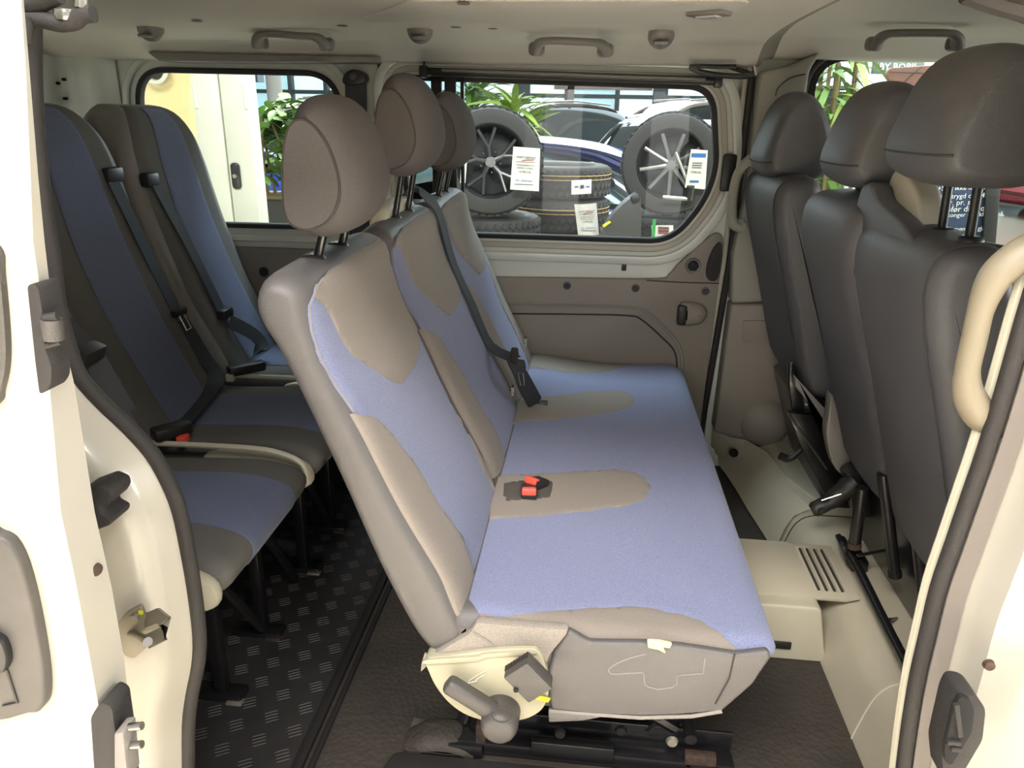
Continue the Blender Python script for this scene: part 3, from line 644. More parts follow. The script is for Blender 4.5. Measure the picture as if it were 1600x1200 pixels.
def headrest(prof, y0, y1, r, m, parent, post_x, post_z0, posts, mcap=None, off=(0, 0), seam=True):
    pr = [(x + off[0], z + off[1]) for x, z in prof]
    L = Loft(pr, y0, y1, r, crown=.012, ri=min(r, .026 if seam else .018), fan=True); h = L.mesh('headrest', m, parent)
    cx, cz = np.mean([p[0] for p in pr]), np.mean([p[1] for p in pr]); zb = min(p[1] for p in pr)
    ins = cat_rom([(cx - .008 + (x - cx) * .80, cz - .006 + (z - cz) * .82) for x, z in pr], 4)
    for yy, s in (((y0, -1), (y1, 1)) if seam else ()):
        B().prism(ins, 'y', yy - .002, yy + .002, bev=.0015, seg=1).build('end_panel', mcap or m, h)
        B().tube([(x, yy + s * .001, z) for x, z in ins], .0022, 6, closed=True).build('seam', stitchd, h)
    if not seam:
        uu = np.linspace(0, 1, 300, endpoint=False); ps = L.S(uu, np.full(300, (y0 + y1) / 2)); ub = min(uu, key=lambda u: abs(L.S(np.array(u), np.array((y0 + y1) / 2))[2] - zb - .036) + (9 if L.S(np.array(u), np.array((y0 + y1) / 2))[0] > cx else 0))
        L.line([(ub, y) for y in np.linspace(y0 + .004, y1 - .004, 24)], .0010, .0017, 'seam', stitchd, h)
    for y in posts:
        p = B().tube([(post_x, y, post_z0 - .02), (cx, y, zb + .03)], .0072, 12).build('post', blackm, h)
        B().lathe([(0, .008), (.014, .008), (.018, .005), (.020, .001), (.020, -.006)], (post_x, y, post_z0), (0, 0, 1), 18).build('post_collar', black, h)
    return h
headrest(HP, 1.085, 1.315, .06, greyd, bench, -.440, .974, (1.145, 1.265), vinyl and greyd)
headrest(HP, 1.58, 1.815, .06, greyd, bench, -.440, .974, (1.645, 1.765), greyd, (0, .055))
headrest(HP, 2.06, 2.29, .06, greyd, bench, -.440, .974, (2.12, 2.235), greyd, (0, .032))
CP = [(-.20, .36), (-.20, .415), (-.152, .428), (0, .410), (.13, .405), (.25, .410), (.305, .414), (.330, .405), (.334, .385), (.318, .345), (.285, .290), (.250, .262), (.129, .245), (-.02, .235), (-.20, .24)]
CP = CP[::-1]
def cdef(q):
    # the two front corners are rounded in plan
    y = q[..., 1]; e = np.clip((y - 2.33) / .10, 0, 1); x = q[..., 0]
    w = np.clip((x + .05) / .35, 0, 1); q = q.copy(); q[..., 0] = x - w * .045 * e ** 2.2; return q
LC = Loft(CP, .99, 2.42, .035, crown=.0, deform=cdef)
cu = LC.mesh('seat_cushion', vinyl, bench, 14)
def uvc(pts, n=3): return LC.inv(dense(pts, n), .45, .845)
# find the top range of the cushion profile
us = np.linspace(0, 1, 400, endpoint=False); sp_ = LC.S(us, np.full(400, 1.7))
top = [u for u, p in zip(us, sp_) if p[2] > .398 and -.19 < p[0] < .33]
u_front, u_backc = min(top), max(top)
frontl = [u for u, p in zip(us, sp_) if .25 < p[0] and p[2] > .29]
u_low = min(frontl)
def q_(x):      # u on the top for a given x
    i = min(range(400), key=lambda k: abs(sp_[k][0] - x) + (0 if sp_[k][2] > .39 else 9)); return us[i]
bl = LC.inv(dense([(748, 964), (802, 963), (896, 954), (971, 950), (1016, 952), (1060, 962), (1094, 971), (1124, 990), (1150, 1019)], 3)[:-2], .45, .838)
edg = [u for u, p in zip(us, sp_) if p[0] > .31 and .385 < p[2]]; u_e = min(edg)
polyb = bl + [(q_(.28), .993), (u_front, .993), (u_e, .995), (u_e, 2.415), (u_front, 2.418), (q_(0.1), 2.418), (q_(-.17), 2.418), (q_(-.17), 1.03)]
LC.patch(polyb, .003, 'blue_cover', blue, cu)
gn = bl + [(q_(.25), .9925), (q_(.1), .9925), (q_(-.05), .9925), (q_(-.14), .9925)]
LC.patch(clampy(gn, LC), .0045, 'side_bolster', greyc, cu)
t1 = uvc([(770, 748), (790, 744), (900, 737), (960, 735), (990, 738), (1010, 748), (1019, 765), (1010, 782), (985, 791), (940, 798), (850, 808), (765, 814)])
LC.patch(t1, .0045, 'divider_panel', greyc, cu)
t2 = uvc([(790, 630), (830, 624), (920, 612), (965, 611), (988, 618), (993, 628), (985, 638), (950, 648), (860, 658), (790, 661)])
LC.patch(t2, .0045, 'divider_panel', greyc, cu)
t3 = [(q_(-.17), 2.24), (q_(-.05), 2.25), (q_(.06), 2.29), (q_(.14), 2.36), (q_(.19), 2.41), (q_(.19), 2.417), (q_(-.17), 2.417)]
LC.patch(dense(t3, 4), .0045, 'side_bolster', greyc, cu)
LC.line([(q_(x), .9935) for x in np.linspace(-.13, .31, 20)], .0035, .0011, 'seam', stitch, cu)
# belt buckles in their pocket
pk = uvc([(786, 757), (800, 753), (862, 753), (866, 760), (860, 780), (812, 785), (786, 786)]); o = LC.patch(pk, .0062, 'buckle_pocket', pocket_m, cu); o['label'] = 'shallow pocket holding two red buckles'
def buckle(c, rz, tilt, parent):
    R3 = Matrix.Rotation(rz, 3, 'Z') @ Matrix.Rotation(tilt, 3, 'Y'); h = B().box(c, (.05, .034, .022), .004, R3).build('buckle', black, parent)
    B().box(Vector(c) + R3 @ Vector((.019, 0, .006)), (.016, .031, .016), .003, R3).build('release_button', red, h)
q = LC.S(*[np.array(t) for t in LC.inv([(826, 772)])[0]]); q = np.array(q).reshape(3)
R1 = Matrix.Rotation(math.radians(-93), 3, 'Z')
for (px, py), a, t in (((826, 776), -86, -.2), ((838, 763), -125, -.3)):
    c = np.array(LC.S(*[np.array(s_) for s_ in LC.inv([(px, py)])[0]])).reshape(3) + np.array([0, 0, .012]); buckle(c, math.radians(a), t, cu)
# three-point belt of the centre seat
L1 = backs[1][0]; L2 = backs[2][0]
bt = [np.array([-.462, 1.80, .99]), np.array([-.44, 1.845, 1.02]), np.array([-.412, 1.868, 1.00])]
for px in ((706, 330), (733, 400), (757, 470), (782, 530)):
    s_ = L1.inv([px], .02, .52)[0]; bt.append(np.array(L1.S(np.array(s_[0]), np.array(min(s_[1], 1.925)), .016)).reshape(3))
cr = P(803, 560, y=1.84); end = P(838, 632, z=.425)
bl1 = cat_rom([tuple(p) for p in bt] + [tuple(cr)], 5, False)
bo = B().ribbon(bl1, .046, .003, (.10, 1, .05)).build('seat_belt', beltb, bench)
mid = [cr + np.array([.004, -.005, .0]), P(815, 590, y=1.80), end]
B().ribbon(cat_rom([tuple(p) for p in mid], 5, False), .05, .004, (.5, 1, .1)).build('lap_strap', belt, bo)
B().box(cr, (.02, .058, .03), .005, Matrix.Rotation(.5, 3, 'X')).build('belt_tongue', black, bo)
B().box(P(842, 629, z=.428), (.05, .03, .006), .002).build('belt_slot', black, bo)
c = P(815, 592, y=1.78); B().tube([c + np.array([-.008, 0, .016]), c + np.array([.004, 0, .016]), c + np.array([.008, -.004, -.016]), c + np.array([-.002, -.004, -.016])], .002, 6, closed=True).build('tongue_loop', chrome, bo)
g = B().prism([(1.55, .955), (1.60, 1.00), (1.70, 1.012), (1.80, 1.008), (1.865, .99), (1.89, .95)], 'x', -.475, -.44, bev=.012, seg=3).build('belt_guide', beige, bench)
for k, px in ((1, (797, 612)), (2, (816, 536))):
    s_ = backs[k][0].inv([px], .02, .52)[0]; c = np.array(backs[k][0].S(np.array(s_[0]), np.array(s_[1]), .01)).reshape(3)
    lb_ = B().box(c, (.004, .012, .038), .001, Matrix.Rotation(.2, 3, 'Y')).build('care_label', black, bench)
    text('XGIS' if k == 1 else 'XGIS', .012, c + np.array([.0035, -.007, 0]), (math.pi / 2, -math.pi / 2, .7), textw, lb_)
# near side: recliner cover, lever, loose black switch block
cvp = cat_rom(pp([(666, 1027), (700, 1022), (770, 1013), (828, 1011), (842, 1016), (852, 1035), (858, 1070), (852, 1098), (838, 1113), (812, 1123), (770, 1125), (733, 1116), (705, 1098), (683, 1072), (671, 1048)], y=.975), 4)
cv = B().prism(cvp, 'y', .970, 1.0, bev=.007, seg=3).build('recliner_cover', cream, bench); cv['label'] = 'cream plastic recliner cover'
B().prism(cat_rom(pp([(668, 1029), (745, 1024), (756, 1020), (826, 1015), (838, 1019), (826, 1021), (760, 1026), (748, 1031), (670, 1036)], y=.97), 3), 'y', .966, .972, bev=.002).build('moulded_step', cream, cv)
ar = B(); ar.tube([P(*p, y=.969) for p in ((757, 1048), (734, 1063), (731, 1068), (746, 1064))], .0012, 6); ar.tube([P(*p, y=.969) for p in ((757, 1054), (744, 1062))], .0012, 6); ar.build('moulded_arrow', beige, cv)
fe = B().prism(pp([(672, 1022), (700, 1006), (735, 985), (745, 968), (800, 974), (890, 980), (884, 992), (862, 1018), (852, 1040), (836, 1014), (770, 1016), (700, 1026)], y=.985), 'y', .978, 1.0, bev=.006, seg=2).build('felt_lining', felt, bench)
B().tube([P(*p, y=.977) for p in ((739, 988), (757, 998), (772, 1010))], .0018, 6).build('felt_fold', stitch, fe)
B().prism(pp([(664, 1018), (672, 1024), (668, 1038), (658, 1048), (659, 1035)], y=.985), 'y', .98, .986, bev=.002).build('loose_flap', felt, fe)
lv = B()
a = P(697, 1066, y=.945); c = P(778, 1116, y=.945)
d_ = Vector(c - a).normalized(); ang = math.atan2(-d_.z, d_.x)
lv.box((a + c) / 2, ((Vector(c - a)).length, .026, .030), .009, Matrix.Rotation(ang, 3, 'Y'), seg=3); le = lv.build('recliner_lever', darkgrey, bench)
B().lathe([(0, .042), (.021, .042), (.027, .038), (.031, .028), (.032, 0), (.032, -.01)], P(783, 1114, y=.962), (0, -1, 0), 36).build('lever_hub', darkgrey, le)
B().tube([Vector(P(783, 1116, y=.919)) + Vector((math.cos(t) * .0165, 0, math.sin(t) * .0165)) for t in np.linspace(0, 2 * math.pi, 24, endpoint=False)], .0009, 6, closed=True).build('hub_ring', stitchd, le)
q = P(826, 1058, y=.935)
Rb = Matrix.Rotation(math.radians(48), 3, 'Y')
sw = B().box(q, (.062, .03, .05), .0035, Rb, seg=2).build('switch_block', darkgrey, bench); sw['label'] = 'loose black connector block with comb edge'
ed = B()
for k in range(9): ed.box(Vector(q) + Rb @ Vector((-.0305, .006 , -.022 + k * .0055)), (.003, .012, .003), 0, Rb)
tag(ed.build('comb_teeth', black, sw), kind='stuff')
B().lathe([(0, .002), (.004, .002), (.004, -.003)], P(806, 1078, y=.919), (0, -1, 0), 12).build('hole', dark_gap, sw)
B().ribbon([P(826, 1079, y=.965), P(842, 1090, y=.962), P(858, 1094, y=.97)], .009, .002, (.2, 0, 1)).build('yellow_strap', yellow, bench)
# side skirt, its hem, torn seam and chalk outline
skp = pp([(889, 982), (922, 1001), (1011, 1002), (1065, 1007), (1150, 1020), (1200, 1014), (1204, 1024), (1176, 1066), (1128, 1108), (1060, 1114), (1000, 1116), (930, 1113), (862, 1106), (854, 1060), (866, 1015)], y=.985)
sk = B().prism(skp, 'y', .979, .995, bev=.006, seg=3).build('side_skirt', vinyl, bench)
B().tube([P(*p, y=.981) for p in ((858, 1110), (900, 1114), (1000, 1121), (1080, 1119), (1128, 1111))], .0035, 6).build('hem', stitch, sk)
B().prism(pp([(857, 1106), (900, 1110), (940, 1116), (908, 1122), (858, 1124)], y=.985), 'y', .978, .99, bev=.002).build('hem_flap', vinyl, sk)
B().tube([P(*p, y=.978) for p in ((1148, 1022), (1140, 1060), (1118, 1100))], .0013, 6).build('seam', stitchd, sk)
tf = B().prism(pp([(1011, 999), (1030, 1000), (1050, 1004), (1046, 1011), (1036, 1009), (1040, 1019), (1028, 1013), (1012, 1010)], y=.977), 'y', .972, .98, bev=.002).build('torn_foam', foam, sk)
ck = cat_rom([P(*p, y=.9785) for p in ((1009, 1022), (985, 1028), (963, 1037), (951, 1046), (956, 1053), (980, 1052), (1004, 1051))], 3, False) + [tuple(P(*p, y=.9785)) for p in ((1006, 1053), (1007, 1068), (1012, 1073), (1028, 1077), (1050, 1074), (1057, 1069), (1058, 1056), (1062, 1055), (1099, 1052), (1100, 1040), (1102, 1028))]
B().tube(ck, .0012, 5).build('chalk_outline', stitch, sk)
# under frame of the bench
fr_ = B()
fr_.box((.06, 1.13, .022), (.54, .05, .03), .004).box((.06, 1.155, .05), (.54, .008, .05), .002).box((.02, 1.105, .045), (.16, .02, .035), .003)
for y in (1.13,): fr_.box((.28, y, .02), (.07, .07, .03), .004).box((-.19, y, .02), (.07, .07, .03), .004)
uf = fr_.build('floor_rail', blackm, bench)
B().box((.06, 2.28, .022), (.54, .05, .03), .004).build('floor_rail', blackm, bench)
for y in (1.16, 2.26):
    B().tube([(-.2, y, .04), (-.17, y, .20), (-.10, y, .25)], .016, 10).build('frame_leg', blackm, bench)
    B().ribbon(cat_rom([(.18, y, .05), (.21, y, .10), (.225, y, .17), (.26, y, .24)], 4, False), .05, .01, (1, .2, 0)).build('frame_leg', blackm, bench)
    B().tube([(-.02, y, .21), (.22, y, .07)], .014, 8).build('frame_brace', blackm, bench)
B().tube([(.24, 1.1, .1), (.24, 2.3, .1)], .012, 8).build('cross_tube', blackm, bench)
B().box((.05, 1.7, .225), (.44, 1.3, .03), .01).build('seat_pan', blackm, bench)
for px in ((875, 1145), (970, 1140), (1050, 1158)): B().lathe([(0, .006), (.009, .006), (.012, 0)], P(*px, y=1.10), (0, -1, 0), 12).build('frame_bolt', zinc if px[0] > 1000 else blackm, uf)
B().box((.265, 1.115, .04), (.06, .02, .03), .004).build('rusty_bracket', rust, uf); B().box((-.16, 1.12, .045), (.02, .03, .07), .004).build('rusty_bracket', rust, uf)
mo = Loft([(-.31, .0), (-.17, .0), (-.18, .028), (-.22, .04), (-.27, .036), (-.30, .018)], 1.09, 1.17, .03, ri=.02).mesh('floor_moulding', matb, fl)
B().prism(rpoly([(-.35, 1.0), (.4, 1.0), (.4, 1.085), (-.33, 1.085)], .02), 'z', .0, .018, bev=.005).build('sill_plate', matd, fl)
# ================================================================== REAR SEATS
RB = [(-1.06, .40), (-1.085, .47), (-1.17, .66), (-1.235, .85), (-1.275, 1.03), (-1.295, 1.13), (-1.325, 1.185), (-1.37, 1.203), (-1.415, 1.19), (-1.44, 1.14), (-1.44, 1.03), (-1.41, .85), (-1.34, .62), (-1.22, .40), (-1.14, .36)]
RC = [(-1.15, .345), (-.78, .335), (-.69, .335), (-.645, .35), (-.622, .385), (-.628, .41), (-.66, .428), (-.75, .440), (-.95, .43), (-1.12, .42)]
def lean(yc, w):
    def d(q):      # shoulders narrower than the hips
        q = q.copy(); z = q[..., 2]; k = 1 - .40 * np.clip((z - 1.0) / .205, 0, 1) ** 2.6; q[..., 1] = yc + (q[..., 1] - yc) * k; return q
    return d
rear_lab = ['blue and grey rear seat nearest the doorway, its backrest behind the door pillar', 'blue and grey rear seat in the middle of the back row, metal belt tongue hanging', 'blue and grey rear seat by the rear left window, looped belt on its edge']
for k, (y0, y1) in enumerate(((1.075, 1.50), (1.55, 1.985), (2.035, 2.465))):
    yc = (y0 + y1) / 2
    rs = thing('rear_seat', rear_lab[k], 'seat', (-.9, yc, 0), 'blue and grey rear seats')
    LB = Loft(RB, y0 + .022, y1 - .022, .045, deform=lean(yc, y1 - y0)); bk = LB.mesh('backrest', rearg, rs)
    uB = np.linspace(0, 1, 400, endpoint=False); pB = LB.S(uB, np.full(400, yc))
    fu = [u for u, p in zip(uB, pB) if u < .55]; uz = lambda z: min(fu, key=lambda u: abs(LB.S(np.array(u), np.array(yc))[2] - z) + (0 if LB.S(np.array(u), np.array(yc))[0] > -1.36 else 9))
    ut, ub = uz(1.195), uz(.42)
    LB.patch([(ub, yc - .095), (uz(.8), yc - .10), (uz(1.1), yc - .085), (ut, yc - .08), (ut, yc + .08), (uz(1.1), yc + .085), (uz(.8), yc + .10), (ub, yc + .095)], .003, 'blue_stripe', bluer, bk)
    # hard shell behind and at the sides
    SP = [(x - .02, z) for x, z in RB]; sh_ = [(-1.085, .42), (-1.185, .65), (-1.25, .85), (-1.292, 1.03), (-1.315, 1.13), (-1.35, 1.19), (-1.40, 1.206), (-1.44, 1.20), (-1.462, 1.14), (-1.462, 1.02), (-1.43, .84), (-1.36, .60), (-1.24, .38), (-1.15, .36)]
    LS = Loft(sh_, y0 - .008, y1 + .008, .03, deform=lean(yc, 1)); LS.mesh('seat_shell', shellg, rs)
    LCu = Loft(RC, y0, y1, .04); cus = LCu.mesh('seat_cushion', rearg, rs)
    uC = np.linspace(0, 1, 400, endpoint=False); pC = LCu.S(uC, np.full(400, yc)); tu = [u for u, p in zip(uC, pC) if p[2] > .36]; ux = lambda x: min(tu, key=lambda u: abs(LCu.S(np.array(u), np.array(yc))[0] - x))
    ulo = min([u for u, p in zip(uC, pC) if p[2] > .35 and p[0] > -.66])
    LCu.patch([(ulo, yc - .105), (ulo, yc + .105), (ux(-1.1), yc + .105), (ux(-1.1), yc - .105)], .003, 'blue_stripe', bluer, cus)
    cov = cat_rom([(-.90, .325), (-.70, .328), (-.650, .338), (-.634, .362), (-.645, .395), (-.69, .414), (-.78, .418), (-.9, .412)], 3)
    B().prism(cov, 'y', y0 - .018, y0 + .006, bev=.008, seg=2).build('side_cover', beige, rs)
    tp_ = cat_rom([(-1.05, y1 + .006, .445), (-.8, y1 + .008, .448), (-.70, y1 + .008, .440), (-.645, y1 + .007, .415), (-.635, y1 + .006, .37)], 4, False)
    B().tube(tp_, .007, 8).build('shell_rim', beige, rs)
    for j, ly in enumerate((y0 + .12, y1 - .10)):
        lg = B().box((-.735, ly, .17), (.026, .026, .34), .003).box((-.745, ly, .012), (.12, .045, .022), .006).build('leg', blackm, rs)
        B().tube([(-.72, ly + .005, .30), (-.72, ly + .17, .05)], .011, 8).build('brace', blackm, rs)
        B().tube([(-.75, ly, .33), (-1.15, ly, .02)], .012, 8).build('leg', blackm, rs)
        B().lathe([(0, .012), (.008, .012), (.011, .01), (.011, -.012)], (-.73, ly - .004, .322), (0, -1, 0), 14).build('pivot', zinc if j == 0 else blackm, lg)
        B().box((-.70, ly - .02, .008), (.035, .02, .014), .003).build('worn_toe', rust if j else zinc, lg)
    B().box((-.9, yc, .325), (.42, .38, .03), .01).build('seat_pan', blackm, rs)
    # belts
    def onB(px, off=.008):
        s_ = LB.inv([px], .02, .5)[0]; return np.array(LB.S(np.array(s_[0]), np.array(s_[1]), off)).reshape(3)
    if k == 1:
        pts = [onB(p) for p in ((172, 283), (200, 340), (245, 425), (284, 484))]
        sl_ = [onB(p, .004) for p in ((163, 272), (184, 276))]; B().box((sl_[0] + sl_[1]) / 2, (.03, .07, .04), .008).build('belt_outlet', black, bk)
        bb = B().ribbon(cat_rom([tuple(p) for p in pts], 4, False), .046, .003, (.0, 1, 0)).build('seat_belt', beltb, rs)
        c = onB((281, 485), .014); B().box(c, (.02, .062, .022), .005).build('tongue_grip', black, bb)
        e = [onB(p, .016) for p in ((286, 492), (298, 513))]
        B().tube([e[0] + np.array([0, -.013, 0]), e[0] + np.array([0, .013, 0]), e[1] + np.array([0, .012, 0]), e[1] + np.array([0, -.012, 0])], .003, 6, closed=True).build('belt_tongue', chrome, bb)
        pts = [onB((292, 495)), onB((315, 560), .012), onB((330, 600), .02), P(300, 648, z=.455), P(262, 682, z=.455)]
        B().ribbon(cat_rom([tuple(p) for p in pts], 4, False), .05, .004, (.2, 1, .1)).build('lap_strap', belt, rs)
        bu = B().box(P(268, 672, z=.47), (.09, .045, .03), .008, Matrix.Rotation(.9, 3, 'Z')).build('belt_buckle', black, rs)
        B().box(P(286, 686, z=.45), (.02, .03, .02), .003).build('release_button', red, bu)
    if k == 2:
        pts = [onB(p) for p in ((238, 285), (262, 330), (300, 400), (342, 486))]
        B().box(onB((232, 280), .004), (.03, .06, .04), .008).build('belt_outlet', black, bk)
        bb = B().ribbon(cat_rom([tuple(p) for p in pts], 4, False), .046, .003, (0, 1, 0)).build('seat_belt', beltb, rs)
        B().box(onB((345, 492), .016), (.03, .06, .03), .006).build('tongue_grip', black, bb)
        pts = [onB((350, 505), .02), onB((378, 530), .045), onB((390, 552), .05), onB((372, 572), .04), P(362, 588, z=.46)]
        B().ribbon(cat_rom([tuple(p) for p in pts], 4, False), .046, .003, (.3, 1, .3)).build('lap_strap', belt, rs)
        bu = B().box(P(385, 575, z=.47), (.11, .04, .03), .008, Matrix.Rotation(.8, 3, 'Z')).build('belt_buckle', black, rs)
        B().box(P(360, 590, z=.455), (.022, .018, .022), .003).build('white_tab', beige, bu)
    if k == 0:
        pts = [P(*p, y=1.14) for p in ((98, 505), (120, 530), (141, 552), (170, 600), (196, 645))]
        bb = B().ribbon(cat_rom([tuple(p) for p in pts], 4, False), .04, .003, (.5, 1, 0)).build('seat_belt', belt, rs)
        B().box(P(138, 553, y=1.13), (.03, .06, .03), .006, Matrix.Rotation(.4, 3, 'Y')).build('tongue_grip', black, bb)
# ================================================================== FRONT SEATS
def fprof(top, bot, th, ztop, zbot):
    return [(bot + th, zbot), (bot + th - .03, (ztop + zbot) / 2), (top + th, ztop - .07), (top + th * .75, ztop - .005), (top + th * .4, ztop), (top + .012, ztop - .01), (top - .004, ztop - .045), (top + .006, ztop - .12), (top + (bot - top) * .5 - .008, (ztop + zbot) / 2), (bot - .004, zbot + .06), (bot + .02, zbot), (bot + .06, zbot - .012)]
FH = [(.64, 1.118), (.655, 1.15), (.645, 1.21), (.615, 1.275), (.58, 1.306), (.548, 1.303), (.52, 1.265), (.500, 1.20), (.491, 1.155), (.497, 1.127), (.515, 1.111), (.55, 1.104), (.61, 1.105)]
ds = thing('driver_seat', 'single black leatherette driver seat by the far cab door, seen from behind', 'seat', (.75, 2.2, .15))
DL = Loft(fprof(.475, .60, .12, 1.055, .49), 1.96, 2.42, .045, crown=.012, ri=.026); db = DL.mesh('backrest', leather, ds)
def fh_(y0, y1, off, parent, px_, pz, posts, FH=FH): 
    h = headrest(FH, y0, y1, .05, leather, parent, px_, pz, posts, None, off, False)
    return h
hh_ = fh_(2.065, 2.315, (-.035, -.052), ds, .525, 1.05, (2.13, 2.245))
DL.line([(u, 1.962 + .03) for u in np.linspace(.45, .95, 40)], .002, .0016, 'seam', stitchd, db)
pb = thing('front_passenger_seat', 'black leatherette double front passenger seat with high belt shoulder, seen from behind', 'seat', (.75, 1.45, .15))
PL = Loft(fprof(.515, .672, .12, 1.025, .395), 1.12, 1.50, .04, crown=.01, ri=.026); pk_ = PL.mesh('backrest', leather, pb)
PM = Loft(fprof(.50, .67, .12, 1.045, .405), 1.47, 1.84, .05, crown=.014, ri=.028); pm_ = PM.mesh('backrest', leather, pb)
PL.line([(u, 1.145) for u in np.linspace(.42, .97, 50)], .006, .0014, 'seam', stitchd, pk_)
wing = [(1.535, .93), (1.53, 1.06), (1.505, 1.088), (1.47, 1.088), (1.44, 1.068), (1.38, 1.055), (1.30, 1.04), (1.23, 1.01), (1.18, .96), (1.3, .9)]
B().prism(cat_rom(wing, 3), 'x', .515, .555, bev=.012, seg=3).build('belt_shoulder', leather, pk_)
wing2 = [(1.50, 1.0), (1.50, 1.09), (1.475, 1.117), (1.43, 1.112), (1.375, 1.09), (1.335, 1.04), (1.325, .98), (1.4, .95)]
B().prism(cat_rom(wing2, 3), 'x', .555, .60, bev=.012, seg=3).build('shoulder_cover', beige, pk_)
fh_(1.13, 1.385, (.0, .0), pb, .575, 1.030, (1.19, 1.285), [(x, 1.118 + (z - 1.105) * .87) for x, z in FH])
fh_(1.51, 1.75, (-.0, -.048), pb, .57, 1.045, (1.57, 1.69), [(x, 1.306 - (1.306 - z) * .88) for x, z in FH])
fd = B().prism(cat_rom([(1.79, 1.02), (1.80, 1.1), (1.76, 1.13), (1.70, 1.12), (1.68, 1.0)], 3), 'x', .60, .64, bev=.01).build('shoulder_cover', greyp, pm_)
# cushions seen in the gap
for par, y0, y1, x0 in ((ds, 1.98, 2.40, .74), (pb, 1.14, 1.84, .80)):
    Loft([(x0, .40), (x0 + .46, .40), (x0 + .5, .46), (x0 + .45, .50), (x0, .48)], y0, y1, .03).mesh('seat_cushion', leather, par)
# driver pedestal
B().prism([(.62, .44), (.70, .20), (.72, .152), (1.05, .152), (1.05, .40), (.66, .47)], 'y', 2.0, 2.36, bev=.006).build('pedestal', blackm, ds)
B().prism(pp([(1231, 566), (1236, 562), (1246, 585), (1256, 640), (1236, 645), (1230, 600)], y=2.0), 'y', 1.98, 2.01, bev=.004).build('recliner_bracket', blackm, ds)
B().prism(pp([(1228, 642), (1268, 645), (1312, 740), (1332, 810), (1300, 800), (1258, 715)], y=1.97), 'y', 1.955, 1.985, bev=.005).build('pedestal_side', blackm, ds)
B().tube([P(1229, 643, y=1.95), P(1292, 733, y=1.95)], .004, 6).build('pedestal_edge', darkgrey, ds)
B().prism(pp([(1240, 585), (1246, 592), (1290, 640), (1296, 690), (1296, 672), (1240, 600)], y=1.95), 'y', 1.93, 1.96, bev=.003).build('side_cover', greyp, ds)
B().tube(cat_rom([P(*p, y=2.0) for p in ((1219, 712), (1232, 716), (1248, 705), (1256, 690))], 4, False), [.012] * 7 + [.009] * 6, 10).build('pedestal_foot', black, ds)
# passenger seat base: covers, tubes, rail
cvr = B().prism(cat_rom(pp([(1296, 612), (1303, 632), (1316, 680), (1330, 742), (1314, 738), (1298, 720), (1288, 676), (1292, 640)], y=1.82), 3), 'y', 1.80, 1.84, bev=.004).build('side_cover', greyp, pb)
cvr['label'] = 'light grey plastic hinge cover'
hbk = thing('parking_brake_lever', 'stubby black parking brake lever on the cab floor between the front seats', 'lever', P(1300, 790, y=1.75))
B().tube(cat_rom([P(*p, y=1.74) for p in ((1338, 752), (1318, 766), (1292, 786), (1268, 798))], 4, False), [.028] * 4 + [.024] * 4 + [.020] * 4 + [.015], 12).build('grip', black, hbk)
B().tube([P(*p, y=1.755) for p in ((1330, 730), (1345, 770), (1350, 800))], .028, 12).build('brake_boot', blackm, hbk)
B().tube([P(1284, 782, y=1.715), P(1314, 772, y=1.712)], .002, 6).build('edge_wear', chrome, hbk)
B().lathe([(0, .002), (.006, .002), (.007, -.002)], P(1283, 798, y=1.715), (0, -1, .2), 12).build('button', black, hbk)
rl = B().tube([P(1314, 842, y=1.68), P(1342, 890, y=1.58), P(1380, 968, y=1.40), P(1432, 1070, y=1.19)], .011, 10).build('floor_rail', blackm, pb)
B().prism(pp([(1309, 845), (1318, 842), (1330, 862), (1352, 868), (1350, 884), (1330, 890), (1318, 874)], y=1.66), 'y', 1.63, 1.69, bev=.004).build('rail_foot', blackm, pb)
for a, c, r in (((1347, 762), (1335, 853), .014), ((1380, 740), (1398, 898), .013), ((1430, 820), (1446, 960), .012)):
    yy = 1.6 if a[0] < 1360 else (1.5 if a[0] < 1400 else 1.38); t_ = B().tube([P(*a, y=yy), P(*c, y=yy)], r, 12).build('support_tube', blackm, pb)
    B().tube([P(c[0], c[1] - 6, y=yy), P(c[0] + .1, c[1] + 2, y=yy)], r * 1.15, 12).build('weld_collar', blackm if a[0] > 1360 else rust, t_)
for a, c, yy in (((1340, 868), (1402, 856), 1.58), ((1390, 968), (1405, 966), 1.42), ((1438, 952), (1452, 950), 1.34)): B().tube([P(*a, y=yy), P(*c, y=yy + .05)], .004, 8).build('link_rod', blackm, pb)
B().prism([(.76, .153), (1.2, .153), (1.2, .42), (.72, .42), (.74, .30)], 'y', 1.17, 1.78, bev=.01).build('base_box', blackm, pb)
# ================================================================== ROOF FITTINGS
def grab(name, label, l, r, y, h=20, m=greyp):
    t = thing(name, label, 'handle', P((l[0] + r[0]) / 2, l[1], y=y), 'ceiling grab handles'); n = np.array([0, -.035, -.012])
    d = r[0] - l[0]; e = lambda x, yy: P(x, yy, y=y)
    k = [e(l[0], l[1] + h) + n * .1, e(l[0] + d * .03, l[1] + h * .45) + n * .6, e(l[0] + d * .12, l[1] + 2) + n * .9, e(l[0] + d * .3, l[1]) + n, e(r[0] - d * .3, r[1]) + n, e(r[0] - d * .12, r[1] + 2) + n * .9, e(r[0] - d * .03, r[1] + h * .45) + n * .6, e(r[0], r[1] + h) + n * .1]
    pts = cat_rom(k, 4, False); rr_ = np.interp(np.linspace(0, 1, len(pts)), [0, .18, .32, .68, .82, 1], [.021, .018, .0125, .0125, .018, .021])
    B().tube(pts, list(rr_), 12, flat=.8).build('grip', m, t)
    for x, yy in ((l[0], l[1] + h), (r[0], r[1] + h)): B().box(e(x, yy - 2) + np.array([0, .012, 0]), (.046, .03, .036), .012, seg=3).build('mount', m, t)
    return t
